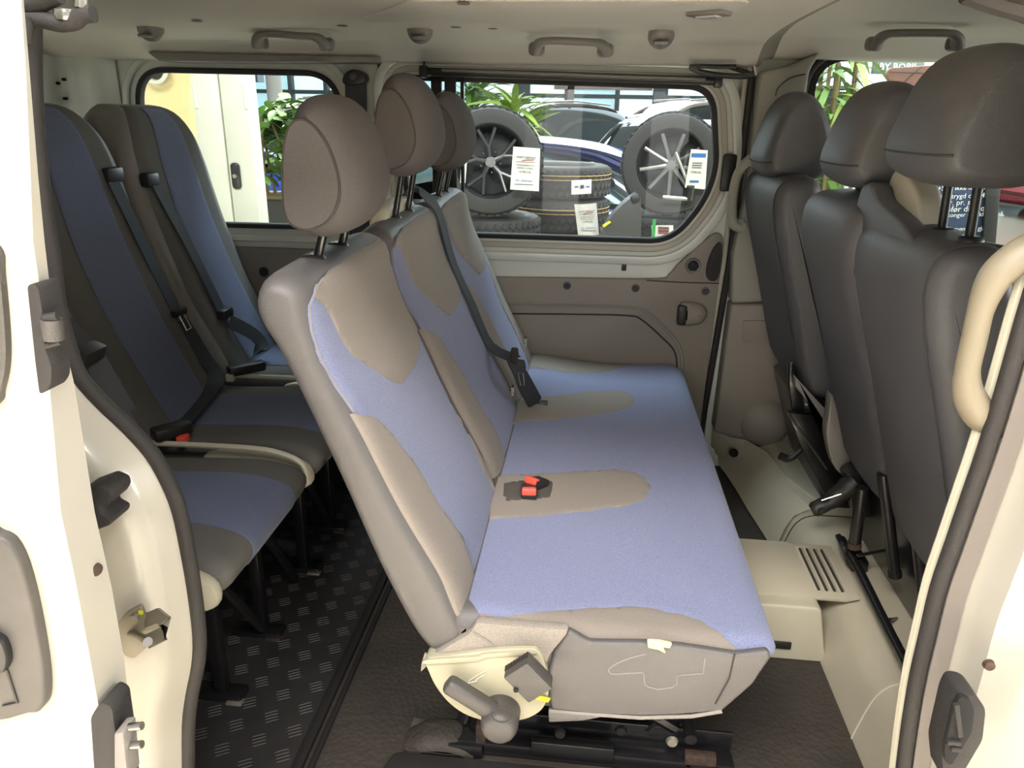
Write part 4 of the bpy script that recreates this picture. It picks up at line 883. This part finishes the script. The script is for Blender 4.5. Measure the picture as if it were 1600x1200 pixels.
grab('ceiling_handle', 'grey ceiling grab handle above the rear left window', (404, 48), (508, 51), 2.28)
grab('ceiling_handle', 'grey ceiling grab handle above the middle sliding door window', (838, 58), (946, 60), 2.27)
gf = grab('ceiling_handle', 'wide grey ceiling grab handle above the driver door window', (1368, 46), (1495, 46), 2.27, 24)
for px, lab in (((225, 47), 'grey coat hook above the rear corner, nearest the back doors'), ((652, 50), 'grey coat hook above the near end of the roller blind'), ((1034, 58), 'round grey coat hook above the far end of the roller blind')):
    q = P(*px, y=2.20); t = thing('coat_hook', lab, 'hook', q, 'grey coat hooks in the headliner')
    pr = [(0, .022), (.02, .020), (.032, .012), (.036, 0), (.034, -.02)]
    B().lathe(pr, q + np.array([0, .03, .006]), (0, -1, -.5), 22).build('hook_dome', greyp, t)
    B().box(q + np.array([0, .004, -.014]), (.04, .02, .008), .003).build('hook_lip', greyp, t)
q = P(1108, 18, z=1.422); t = thing('roof_lamp', 'small grey interior roof lamp set in the headliner', 'lamp', q)
Rz = Matrix.Rotation(-.6, 3, 'Z')
B().box(q + np.array([0, 0, -.004]), (.09, .055, .012), .005, Rz).build('lamp_frame', greyp, t); B().box(q + np.array([0, 0, -.010]), (.05, .034, .008), .003, Rz).build('lens', lampg, t)
# roller blind and its hook
a, c = P(662, 112, y=2.455), P(1122, 127, y=2.455); t = thing('roller_blind', 'rolled-up black sun blind along the top of the middle window', 'blind', (a + c) / 2)
B().tube([a, c], .013, 12).build('blind_roll', black, t); B().tube([a + np.array([.06, -.012, .004]), c + np.array([-.04, -.012, .004])], .0045, 8).build('pull_bar', greyp, t)
for q in (a, c): B().box(q, (.024, .034, .036), .005).build('end_cap', black, t)
B().tube([a + np.array([0, .0, .015]), a + np.array([.002, .02, .045])], .003, 8).build('clip', black, t)
t = thing('door_arm', 'black upper roller arm at the front top corner of the far sliding door', 'arm', P(1140, 115, y=2.4))
B().tube(cat_rom([P(*p, y=2.41) for p in ((1080, 106), (1094, 112), (1120, 117), (1150, 119), (1172, 118), (1180, 110))], 4, False), .008, 10).build('arm', black, t)
B().tube([P(*p, y=2.41) for p in ((1084, 103), (1120, 104), (1150, 104))], .0065, 8).build('arm_link', black, t)
B().tube([P(1178, 103, y=2.40), P(1181, 118, y=2.40)], .006, 10).build('roller', chrome, t); B().box(P(1085, 105, y=2.41), (.03, .02, .016), .004).build('bracket', black, t)
# belt on the far rear pillar
t = thing('pillar_seat_belt', 'black seat belt hanging from an upper anchor between the two side windows', 'seat belt', P(556, 180, y=2.47))
q = P(556, 124, y=2.47); B().prism(cat_rom(pp([(539, 122), (546, 112), (558, 109), (572, 116), (573, 128), (560, 133), (541, 132)], y=2.47), 3), 'y', 2.445, 2.495, bev=.006).build('anchor', black, t)
B().lathe([(0, .008), (.010, .007), (.013, 0)], q + np.array([0, -.025, .008]), (0, -1, 0), 16).build('anchor_bolt', darkgrey, t)
B().ribbon([P(556, 128, y=2.455), P(557, 200, y=2.46), P(560, 300, y=2.46), P(562, 380, y=2.46)], .07, .004, (1, 0, 0)).build('webbing', belt, t)
# ================================================================== SHOWROOM OUTSIDE
GZ = -.55
hf = B().box((2, 6, GZ - .05), (50, 26, .1)).build('floor_showroom', tile); struct(hf, 'pale polished showroom floor')
# facade with big windows
FY = 19.0
hw = B().box((0, FY + .2, 4.4), (50, .3, 2.2)).box((0, FY + .2, GZ + .15), (50, .3, .3)).build('wall_facade', wall_m); struct(hw, 'showroom front wall above the tall windows')
sky_p = mat('bright_daylight_pane', (176, 214, 222), .3, emit=1.0); sky_b = mat('bright_sky_pane', (222, 240, 244), .3, emit=1.0)
fw = B()
xs = [-14, -12.4, -10.9, -9.2, -7.5, -6.6, -4.4, -2.9, -1.75, -.7, .5, 1.5, 3.2, 5.0, 7.2, 9.0, 11, 13, 16, 19]
for x in xs: fw.box((x, FY - .1, 1.5), (.10 if x not in (-1.75, 1.5) else .34, .2, 4.1), .01)
for z in (-.35, 1.62, 3.3): fw.box((2.0, FY - .1, z), (36, .12, .09))
wfm = fw.build('window_5', teal_f); struct(wfm, 'tall showroom window wall with dark teal frames')
for i, (a, c) in enumerate(zip(xs[:-1], xs[1:])):
    for z0, z1 in ((-.31, 1.58), (1.66, 3.26)):
        B().prism([(a + .06, z0), (c - .06, z0), (c - .06, z1), (a + .06, z1)], 'y', FY - .02, FY).build('pane', sky_b if i % 3 else sky_p, wfm)
t = thing('facade_banner', 'bronze brown banner panel hung in the showroom window wall', 'banner', (-.15, FY - .4, .5)); B().box((.15, FY - .22, 1.85), (2.3, .05, .18)).box((-.6, FY - .22, .7), (.16, .05, 2.5)).build('frame', c_grey, t)
for x, y, r, lab in ((float(P(428, 130, y=11.0)[0]), 11.0, .11, 'round white showroom column seen through the rear left window'), (2.55, 7.0, .36, 'round cream column behind the long-leaved plant')):
    B().lathe([(r, GZ), (r, 5)], (x, y, 0), (0, 0, 1), 32).build('trim_column', wall_m)['kind'] = 'structure'
q = P(395, 112, y=10); st_ = B().box((q[0], 10, q[2] + .1), (.2, .2, .45)).build('trim_beam', teal_f); st_['kind'] = 'structure'
# cars -------------------------------------------------------------
def car(label, x, y, head, m, H=1.68, Lc=4.5, kind='suv'):
    t = thing('car', label, 'car', (x, y, GZ), None, True, math.radians(head))
    k = H / 1.68
    low = [(-2.2, .30), (2.1, .30), (2.25, .45), (2.27, .70), (2.2, .86), (1.9, .96), (1.1, 1.04), (0, 1.06), (-1.6, 1.07), (-2.15, 1.03), (-2.26, .85), (-2.28, .5)]
    low = [(a * Lc / 4.5, b_ * (1.0 if kind == 'suv' else 1.06)) for a, b_ in low]
    Loft(low, -.92, .92, .16, N=70).mesh('body', m, t, 6)
    r = (-1.95, -2.15) if kind == 'suv' else (-1.75, -2.2)
    cabp = [(r[1], .92), (1.25, .92), (1.05, 1.02 * k), (.35, 1.50 * k), (.05, 1.60 * k), (-.7, 1.64 * k), (-1.5, 1.58 * k), (r[0], 1.40 * k)]
    if kind == 'hatch': cabp = [(-2.0, .90), (1.3, .88), (1.15, .94), (.3, 1.42 * k), (-.2, 1.56 * k), (-.7, 1.58 * k), (-1.3, 1.42 * k), (-1.95, 1.02 * k)]
    cabp = [(a * Lc / 4.5, b_) for a, b_ in cabp]
    Loft(cabp, -.84, .84, .26, N=70, pw=1.6).mesh('windows', cglass, t, 6)
    ztop = max(b_ for a, b_ in cabp)
    rp_ = [(.22, ztop - .085), (.05, ztop - .03), (-.6, ztop + .012), (-1.3, ztop - .03), (-1.65, ztop - .14), (-1.3, ztop - .055), (-.6, ztop - .015), (.03, ztop - .055)]
    Loft([(a * Lc / 4.5, b_) for a, b_ in rp_], -.70, .70, .12, N=50, ri=.02).mesh('roof', m, t, 5)
    for s in (-1, 1):
        B().tube(cat_rom([(1.28, s * .80, .93), (.72, s * .73, 1.28 * k), (.2, s * .66, 1.55 * k), (-.5, s * .66, ztop - .02), (-1.35, s * .66, ztop - .10), (-1.95, s * .74, 1.15 * k)], 4, False), .045, 8, flat=.7).build('roof_pillar', m, t)
        B().tube([(-.45, s * .86, .96), (-.5, s * .70, ztop - .06)], .04, 8).build('door_pillar', black, t)
        if kind == 'suv': B().tube([(.1, s * .60, ztop + .02), (-.6, s * .60, ztop + .065), (-1.5, s * .60, ztop - .0)], .018, 8).build('roof_rail', chrome, t)
        mr = Loft([(.85, 1.0), (1.05, 1.0), (1.08, 1.08), (.98, 1.13), (.85, 1.12)], .90 * s - .09, .90 * s + .11, .05, N=30).mesh('side_mirror', m, t, 3)
        Loft([(1.95, .70), (2.2, .68), (2.24, .76), (2.1, .84), (1.9, .85)], .62 * s - .16, .62 * s + .2, .06, N=30).mesh('headlight', lampg, t, 3)
        for xx in (1.38, -1.38):
            wv = B().lathe([(.0, .105), (.20, .10), (.235, .11), (.30, .11), (.335, .08), (.34, 0), (.335, -.08), (.2, -.1)], (xx * Lc / 4.5, s * .82, .335), (0, s, 0), 28).build('wheel', tyre_m, t)
            b = B()
            for a in range(5): b.box(Vector((xx * Lc / 4.5, s * .925, .335)) + Vector((math.cos(a * 1.2566) * .11, 0, math.sin(a * 1.2566) * .11)), (.22, .015, .05), .006, Matrix.Rotation(-a * 1.2566, 3, 'Y'))
            b.build('alloy_spokes', rim_l, wv)
    B().prism(rpoly([(-.42, .56), (.42, .56), (.5, .74), (-.5, .74)], .05), 'x', 2.22, 2.275, bev=.01).build('grille', black, t)
    B().lathe([(.05, .01), (.065, .012), (.07, 0)], (2.275, 0, .66), (1, 0, 0), 20).build('badge', chrome, t)
    B().tube([(1.4, -.9, .62), (-1.5, -.9, .62)], .008, 6).build('door_line', black, t)
    return t
car('dark navy blue hatchback side on behind the tyre stacks', -1.3, 6.38, 178, c_navy, 1.66, 4.4, 'hatch')
car('white pearl crossover with roof rails facing left beyond the navy hatchback', 1.45, 14.6, 207, c_white, 2.05)
car('grey brown crossover parked left of the white pearl one', -1.3, 16.6, 207, c_grey, 2.0)
car('black crossover with round badge facing the van, behind the right-hand loose wheel', 1.0, 10.4, 245, c_black, 1.75)
car('violet grey car nose showing at the front edge of the middle window', 2.85, 9.2, 250, c_purple, 2.2)
car('bright blue low car seen above the leafy planter', -4.9, 8.95, 184, c_blue, 1.72, 4.5, 'hatch')
car('black car just behind the leafy planter', -6.4, 6.4, 184, c_black, 1.60, 4.3, 'hatch')
car('silver car in the far row beyond the blue car', -8.6, 13.0, 200, c_silver, 1.9)
car('white car in the far row at the right of the rear left window', -4.6, 12.2, 205, c_white, 1.95)
car('pale car far off behind the left wheel, by the facade', -7.5, 17.0, 190, c_silver, 1.75)
rc = car('red car at the far end of the floor right of the navy text board', float(P(1592, 290, y=16.0)[0]) + .6, 16.0, 100, c_red, 1.5, 4.4, 'hatch')
# tyres ------------------------------------------------------------
def tyre(name, label, c, axis, group=None, rim=None, R0=.285, wdt=.2, ang=0):
    t = thing(name, label, 'tyre' if rim is None else 'wheel', c, group)
    ax = Vector(axis).normalized(); h = wdt / 2
    prof = [(R0 * .66, -h * .8), (R0 * .70, -h * .98), (R0 * .85, -h * 1.02), (R0 * .95, -h * .92), (R0 * .99, -h * .72), (R0, 0), (R0 * .99, h * .72), (R0 * .95, h * .92), (R0 * .85, h * 1.02), (R0 * .70, h * .98), (R0 * .66, h * .8), (R0 * .66, -h * .8)]
    ca = B().lathe(prof, c, axis, 48).build('casing', tyre_m, t)
    u = ax.orthogonal().normalized(); w = ax.cross(u); cc = Vector([float(q) for q in c]); b = B()
    for k in range(44):
        for row, off in ((-.62, 0), (-.2, .5), (.2, 0), (.62, .5)):
            a = 2 * math.pi * (k + off) / 44; e = u * math.cos(a) + w * math.sin(a); tt = w * math.cos(a) - u * math.sin(a); sl_ = (tt + ax * (.55 if row < 0 else -.55)).normalized(); ot = e.cross(sl_)
            o_ = cc + e * (R0 + .001) + ax * (h * row)
            v = [o_ + sl_ * (p * .017) + ot * (q * .013) + e * (r_ * .004) for r_ in (-1, 1) for p, q in ((-1, -1), (1, -1), (1, 1), (-1, 1))]
            vv = [b.bm.verts.new(q) for q in v]
            for f_ in ((4, 5, 6, 7), (0, 1, 5, 4), (1, 2, 6, 5), (2, 3, 7, 6), (3, 0, 4, 7)): b.bm.faces.new([vv[i] for i in f_])
    tag(b.build('tread_blocks', tyre_m, ca), kind='stuff')
    if rim:
        m, n, kind = rim
        rm = B().lathe([(R0 * .60, -h * .6), (R0 * .67, -h * .9), (R0 * .69, -h * .92), (R0 * .69, h * .92), (R0 * .67, h * .95), (R0 * .63, h * .8), (R0 * .60, h * .5), (R0 * .58, -h * .5), (R0 * .60, -h * .6)], c, axis, 40).build('rim', barrel_m, t)
        for k in range(n):
            for s in ((-1, 1) if kind == 'Y' else (0,)):
                a0 = 2 * math.pi * k / n + ang; a1 = a0 + s * .27
                e0 = u * math.cos(a0) + w * math.sin(a0); e1 = u * math.cos(a1) + w * math.sin(a1); em_ = u * math.cos(a0 + s * .03) + w * math.sin(a0 + s * .03)
                B().tube([cc + e0 * (R0 * .10) + ax * h * .55, cc + em_ * (R0 * .28) + ax * h * .62, cc + e1 * (R0 * .63) + ax * h * .82], [.016, .012, .010] if kind == 'Y' else [.016, .013, .013], 8).build('spoke', m, rm)
        B().lathe([(0, .62 * h), (R0 * .10, .62 * h), (R0 * .13, .5 * h), (R0 * .14, .2 * h)], c, axis, 24).build('hub_cap', rim_l if kind == 'Y' else m, rm)
        for k in range(5):
            a = 2 * math.pi * (k + .5) / 5 + ang; B().lathe([(0, .58 * h), (.006, .56 * h), (.007, .4 * h)], cc + (u * math.cos(a) + w * math.sin(a)) * (R0 * .2), axis, 8).build('wheel_nut', blackm, rm)
    return t
TY = 4.4
def stack(px, ztop, n, label, group, y=TY, R0=.30, h=.205):
    x = float(P(px, 330, y=y)[0]); out = []
    for k in range(n):
        nm = ['topmost', 'second from the top', 'third from the top', 'fourth from the top', 'fifth from the top', 'lowest'][min(k, 5)]
        out.append(tyre('tyre', f'{label}, {nm} of its stack', (x, y, ztop - h * (k + .5)), (0, 0, 1), group, None, R0, h - .006))
    return out
sA = stack(765, .645, 5, 'black tyre under the left wheel', 'tyres stacked under the left wheel', h=.2)
sB = stack(872, .905, 6, 'black tyre with tan tread lines', 'tyres stacked beside the left wheel', 4.98, .33, .205)
sC = stack(1035, .67, 5, 'black tyre under the right wheel', 'tyres stacked under the right wheel', 4.5)
for k in (0, 1):
    t = sB[k]; c = Vector(t.location)
    for zz in (.02, .045): B().tube([c + Vector((math.cos(a) * .334, math.sin(a) * .334, zz - .0)) for a in np.linspace(0, 2 * math.pi, 40, endpoint=False)], .0035, 5, closed=True).build('tread_line', goldl, t)
t = sB[0]; c = t.location; lb = thing('tyre_label', 'white printed tyre label stuck on the tread of the top lined tyre', 'label', (c.x + .17, c.y - .30, c.z))
B().ribbon([(c.x + .09, c.y - .327, c.z - .02), (c.x + .15, c.y - .303, c.z - .018), (c.x + .21, c.y - .265, c.z - .016)], .085, .004, (0, 0, 1)).build('sheet', paper, lb)
for k in range(3): B().box((c.x + .12 + k * .035, c.y - .325 + k * .016, c.z - .015), (.022, .004, .008 + .012 * (k % 2)), 0, Matrix.Rotation(.45, 3, 'Z')).build('print_line', ink if k != 2 else inkb, lb)
w1c = P(766, 254, y=4.25); tyre('wheel', 'black five double-spoke alloy wheel leaning on the tyre stacks, behind the price sheet', w1c, (.16, -1, .12), 'wheels displayed on the tyre stacks', (rim_m, 5, 'Y'), .288, .2, .3)
w2c = P(1050, 258, y=4.35); tyre('wheel', 'multi-spoke alloy wheel with chrome centre standing on the right tyre stack', w2c, (-.18, -1, .1), 'wheels displayed on the tyre stacks', (rim_l, 9, 'I'), .272, .2, .1)
t = thing('wheel_wrench', 'chrome cross wrench leaning on the right-hand wheel', 'tool', P(1060, 262, y=4.18))
B().tube([P(1056, 238, y=4.2), P(1080, 300, y=4.16)], .012, 10).build('shaft', chrome, t); B().tube([P(1036, 308, y=4.16), P(1074, 311, y=4.14)], .012, 10).build('cross_bar', chrome, t); B().lathe([(0, .03), (.02, .03), (.024, 0), (.024, -.05)], P(1078, 298, y=4.15), (0, -.5, 1), 12).build('socket', black, t)
t = thing('tool_case', 'dark grey plastic case with yellow flash standing between the tyre stacks', 'case', P(965, 340, y=4.3))
B().prism(cat_rom(pp([(938, 385), (940, 360), (960, 330), (984, 308), (1000, 307), (1000, 385), (1000, 640), (938, 640)], y=4.05), 2), 'y', 3.98, 4.14, bev=.02).build('body', darkgrey, t); B().prism(pp([(941, 352), (952, 345), (955, 347), (944, 355)], y=3.98), 'y', 3.968, 3.982).build('flash', yellow, t); B().prism(pp([(984, 306), (1000, 305), (1000, 314), (988, 318)], y=3.98), 'y', 3.96, 4.0, bev=.01).build('latch', black, t)
def sheet(label, corners, y, kind, bend=0):
    pts = [P(*p, y=y) for p in corners]; c = sum(pts) / 4; t = thing('price_sheet', label, 'sign', c)
    v = []; f = []; n = 7
    for j in range(n):
        for i in range(n):
            a, b_ = i / (n - 1), j / (n - 1); q = (pts[0] * (1 - a) + pts[1] * a) * (1 - b_) + (pts[3] * (1 - a) + pts[2] * a) * b_
            v.append(q + np.array([0, bend * (a - .5) ** 2 + .0, 0]))
    n2 = len(v); v += [q + np.array([0, .003, 0]) for q in v]
    for j in range(n - 1):
        for i in range(n - 1): a = j * n + i; f += [(a, a + 1, a + n + 1, a + n), (n2 + a, n2 + a + 1, n2 + a + n + 1, n2 + a + n)]
    sh = B().add(v, f).build('paper', paper, t)
    wv = np.linalg.norm(pts[1] - pts[0]); U = (pts[1] - pts[0]); V_ = (pts[3] - pts[0])
    at = lambda a, b_: pts[0] + U * a + V_ * b_ + np.array([0, -.005, 0]); tl = math.atan2(-U[2], U[0])
    rot = (math.pi / 2, tl, 0)
    if kind == 'price':
        text('KNIFT SERVICE', wv * .108, at(.5, .23), rot, ink, sh, shear=.3); B().tube([at(.36, .305), at(.5, .285), at(.8, .27)], .002, 5).build('swoosh', inkr, sh)
        text('VINTERKOMPLETT PÅ', wv * .068, at(.5, .41), rot, ink, sh); text('ORIGINAL ALUFELG', wv * .068, at(.5, .475), rot, ink, sh)
        text('13.995 KR', wv * .11, at(.5, .565), rot, ink, sh); text('OSS   DEKKTEAM', wv * .085, at(.5, .77), rot, inkb, sh)
        B().box(at(.5, .855), (wv * .7, .001, .003)).build('print_line', ink, sh); B().box(at(.5, .33), (wv * .7, .001, .002)).build('print_line', ink, sh)
    elif kind == 'blue':
        B().box(at(.5, .14), (wv * .86, .002, wv * .22)).build('banner', inkb, sh)
        for k in range(3): B().box(at(.5, .34 + k * .06), (wv * .6, .001, .004)).build('print_line', ink, sh)
        text('9.900 KR', wv * .17, at(.5, .58), rot, ink, sh); B().box(at(.5, .82), (wv * .55, .002, wv * .12)).build('footer', inkb, sh)
    elif kind == 'green':
        B().box(at(.09, .5), (wv * .16, .002, .13)).build('edge', inkg, sh)
        for k in range(4): B().box(at(.55, .2 + k * .16), (wv * .5, .001, .008)).build('print_line', inkr if k % 2 else ink, sh)
    return t
sheet('white price sheet hanging over the left wheel, red and blue print', [(802, 229), (844, 232), (842, 299), (797, 296)], 4.06, 'price')
sheet('white price sheet bent on the lower lined tyre', [(897, 320), (932, 318), (936, 368), (903, 368)], 4.38, 'price', .12)
sheet('white price sheet with blue header over the right wheel', [(1080, 233), (1106, 235), (1102, 296), (1070, 293)], 4.14, 'blue')
sheet('white and green label at the foot of the right tyre stack', [(1018, 352), (1052, 352), (1052, 370), (1018, 370)], 4.16, 'green')
sheet('blank paper edge showing left of the left wheel', [(722, 222), (732, 222), (727, 286), (719, 286)], 4.1, 'none')
# left: cabinet, wall, planter ---------------------------------------
CYb = 4.0
wl = B().prism(pp([(150, -40), (296, -40), (296, 470), (150, 470)], y=4.3), 'y', 4.3, 4.5).build('wall_cream', creamw); struct(wl, 'cream yellow partition wall outside the rear left window')
cb = thing('tall_cabinet', 'tall cream double-door steel cabinet outside the rear left window', 'cabinet', P(385, 400, y=4.2))
xl, xm, xr = [float(P(p, 120, y=CYb)[0]) for p in (297, 341, 385)]
B().box(((xl + xr) / 2, CYb + .06, .55), (xr - xl + .01, .08, 2.2), .006).build('body', cabinet, cb)
for a, c in ((xl, xm - .004), (xm + .004, xr)):
    d = B().box(((a + c) / 2, CYb + .01, .55), (c - a, .03, 2.16), .006).build('door', cabinet, cb)
    hx = a + .02 if a == xl else c - .015
    for zz in (.2, 1.2): B().tube([(hx, CYb - .01, zz), (hx, CYb - .01, zz + .12)], .009, 8).build('hinge', cabinet, d)
q = P(369, 275, y=CYb - .01); B().prism(rpoly([(q[0] - .025, q[2] - .07), (q[0] + .025, q[2] - .07), (q[0] + .025, q[2] + .07), (q[0] - .025, q[2] + .07)], .024), 'y', CYb - .02, CYb, bev=.004).build('lock_plate', blackm, d)
B().lathe([(0, .012), (.012, .012), (.014, 0)], q + np.array([0, -.01, .0]), (0, -1, 0), 12).build('lock_barrel', chrome, d)
t = thing('wall_fan', 'round white wall fan on the cream partition', 'fan', P(240, 112, y=4.2)); q = P(240, 108, y=4.22); B().tube([q + np.array([math.cos(a) * .07, 0, math.sin(a) * .07]) for a in np.linspace(0, 6.283, 24, endpoint=False)], .012, 8, closed=True).build('guard', cabinet, t); B().lathe([(0, .02), (.05, .01), (.055, 0)], q + np.array([0, .02, 0]), (0, -1, 0), 16).build('motor', black, t)
# plants --------------------------------------------------------------
def leafmesh(name, L_, w_, m, droop=.3):
    v = []; f = []; n = 6
    for i in range(n + 1):
        s_ = i / n; ww = w_ * math.sin(math.pi * min(1, s_ * .92 + .06)) ** .8; z = -droop * L_ * s_ * s_
        v += [(s_ * L_, -ww, z + .15 * ww), (s_ * L_, 0, z - .0), (s_ * L_, ww, z + .15 * ww)]
    for i in range(n):
        a = i * 3; f += [(a, a + 1, a + 4, a + 3), (a + 1, a + 2, a + 5, a + 4)]
    me = bpy.data.meshes.new(name); me.from_pydata(v, [], f); me.materials.append(m); me.shade_smooth(); return me
def place_leaf(me, loc, az, el, s_, parent):
    o = bpy.data.objects.new('leaf', me); o.location = loc; o.rotation_euler = (random.uniform(-.5, .5), -el, az); o.scale = (s_, s_, s_); link(o, parent); return o
rnd = random.Random(3)
# long-leaved plant by the driver window
bmb = thing('potted_palm', 'tall bamboo-like potted plant with long drooping leaves outside the driver window', 'plant', (1.55, 4.2, GZ))
B().lathe([(.0, 0), (.2, 0), (.24, .42), (.21, .42), (.20, .38), (0, .38)], (1.55, 4.2, GZ), (0, 0, 1), 24).build('pot', pot_m, bmb)
lm = leafmesh('leaf', .28, .015, leaf_m, .6); lm2 = leafmesh('leaf', .24, .013, leaf_y, .5)
for k in range(7):
    bx_, by_ = 1.16 + rnd.uniform(-.13, .13), 3.9 + rnd.uniform(-.2, .2); top_ = rnd.uniform(1.25, 1.75)
    pts = [(1.5 + (bx_ - 1.5) * .2, 4.2 + (by_ - 4.2) * .3, GZ + .36), (bx_ + .05, by_, .4), (bx_, by_, top_)]
    B().tube(cat_rom(pts, 5, False), .009, 6).build('cane', stem_m, bmb)
    for j in range(26):
        z = rnd.uniform(.62, top_); place_leaf(lm if rnd.random() < .7 else lm2, (bx_, by_, z), rnd.uniform(0, 6.28), rnd.uniform(-.5, .75), rnd.uniform(.7, 1.15), bmb)
# leafy planter by the cabinet
pl = thing('leafy_planter', 'dark planter box with dense green leafy shrub beside the cream cabinet', 'plant', (-1.98, 4.9, GZ))
B().box((-1.95, 4.9, .05), (.75, .4, 1.2), .02).build('planter', pot_m, pl); B().box((-1.95, 4.9, .655), (.70, .36, .03), .005).build('soil', stem_m, pl)
lm3 = leafmesh('leaf', .13, .034, leaf_d, .25); lm4 = leafmesh('leaf', .12, .032, leaf_m, .25)
for k in range(9):
    x, y = -2.2 + k * .05 + rnd.uniform(-.03, .03), 4.9 + rnd.uniform(-.1, .1)
    B().tube([(x, y, .65), (x + rnd.uniform(-.04, .04), y, .9), (x + rnd.uniform(-.08, .08), y, 1.15)], .009, 6).build('stem', stem_m, pl)
for k in range(230):
    place_leaf(lm3 if rnd.random() < .6 else lm4, (-2.0 + rnd.gauss(0, .13), 4.88 + rnd.gauss(0, .10), rnd.uniform(.80, 1.26)), rnd.uniform(0, 6.28), rnd.uniform(-.7, .6), rnd.uniform(.7, 1.2), pl)
# palm behind the wheels and others far back
def palm(label, x, y, z0, h, n, m, size, seed):
    r = random.Random(seed); t = thing('potted_palm', label, 'plant', (x, y, GZ)); B().lathe([(0, 0), (.22, 0), (.27, .4), (.24, .4), (0, .38)], (x, y, GZ), (0, 0, 1), 20).build('pot', pot_m, t)
    B().tube([(x, y, GZ + .38), (x + .02, y, z0)], .03, 8).build('trunk', stem_m, t); lmx = leafmesh('leaf', size, size * .07, m, .5)
    for k in range(n): place_leaf(lmx, (x + r.gauss(0, .05), y + r.gauss(0, .05), z0 + r.uniform(-.1, h)), r.uniform(0, 6.28), r.uniform(-.1, 1.1), r.uniform(.7, 1.15), t)
    return t
q = P(800, 190, y=8.2); palm('yellow green palm showing above the left wheel', q[0], 8.2, .95, .35, 70, leaf_y, .55, 4)
q = P(735, 160, y=11); palm('feathery green palm by the facade left of the yellow green one', q[0], 11, 1.2, .45, 60, leaf_m, .6, 5)
q = P(1440, 175, y=5.9); palm('light green fern-like palm behind the middle front headrest', q[0], 5.9, 1.05, .25, 90, leaf_y, .45, 6)
# right: brown board with paw print, navy text board ------------------
bb = thing('brown_board', 'brown wood-look display board with a white paw print, behind the front seats', 'sign', P(1460, 180, y=5.2))
bpz = pp([(1384, 118), (1390, 106), (1520, 98), (1520, 190), (1440, 190), (1425, 165), (1400, 140)], y=5.2)
bd = B().prism(rpoly(bpz, .02), 'y', 5.2, 5.24, bev=.004).build('panel', board_m, bb)
for a, c in (((1400, 140), (1440, 104)), ((1420, 160), (1470, 101)), ((1450, 180), (1500, 100)), ((1390, 112), (1520, 118)), ((1400, 135), (1520, 145))): B().tube([P(*a, y=5.197), P(*c, y=5.197)], .003, 5).build('groove', stitchd, bd)
for px, r in (((1404, 134), .020), ((1411, 134), .017), ((1405, 142), .022), ((1416, 137), .016), ((1412, 142), .014)):
    q = P(*px, y=5.196); B().lathe([(0, .004), (r, .003), (r, -.002)], q, (0, -1, 0), 16).build('paw_print', textw, bd)
B().box((float(P(1450, 200, y=5.22)[0]), 5.22, .25), (.06, .04, 1.6)).build('post', board_m, bb)
s1 = thing('hanging_sign', 'pale teal hanging sign with white letters above the brown board', 'sign', P(1410, 95, y=6.5)); q = P(1405, 92, y=6.5); B().box(q, (.38, .03, .22), .004).build('panel', teal_f, s1); text('BY BOBIL', .07, q + np.array([0, -.02, -.06]), (math.pi / 2, 0, 0), textw, s1)
nb = thing('text_board', 'navy blue notice board with white text lines seen between the headrest posts', 'sign', P(1500, 320, y=3.6))
pz = pp([(1448, 230), (1542, 226), (1533, 372), (1440, 400)], y=3.6); pb_ = B().prism(pz, 'y', 3.6, 3.64, bev=.004).build('panel', navy, nb)
B().prism(pp([(1542, 226), (1566, 224), (1552, 390), (1532, 390)], y=3.6), 'y', 3.58, 3.66, bev=.004).build('post', black, nb)
for tx, px, py, sz in (('Hele året', 1456, 281, .034), ('M+S er ikke lengre', 1456, 295, .030), ('Bankentrygd opp 4.000', 1454, 308, .030), ('100 kr. pr. stk.', 1455, 318, .034), ('Oppfør dine dekk', 1462, 328, .036), ('4 sesonger – dekkene på,', 1464, 337, .028), ('mønster gjør', 1490, 358, .028)):
    text(tx, sz, P(px, py, y=3.593), (math.pi / 2, -.06, 0), textw, pb_, align='LEFT')
B().box((1.75, 3.62, .0), (.5, .05, 1.1), .01).build('stand', black, nb)
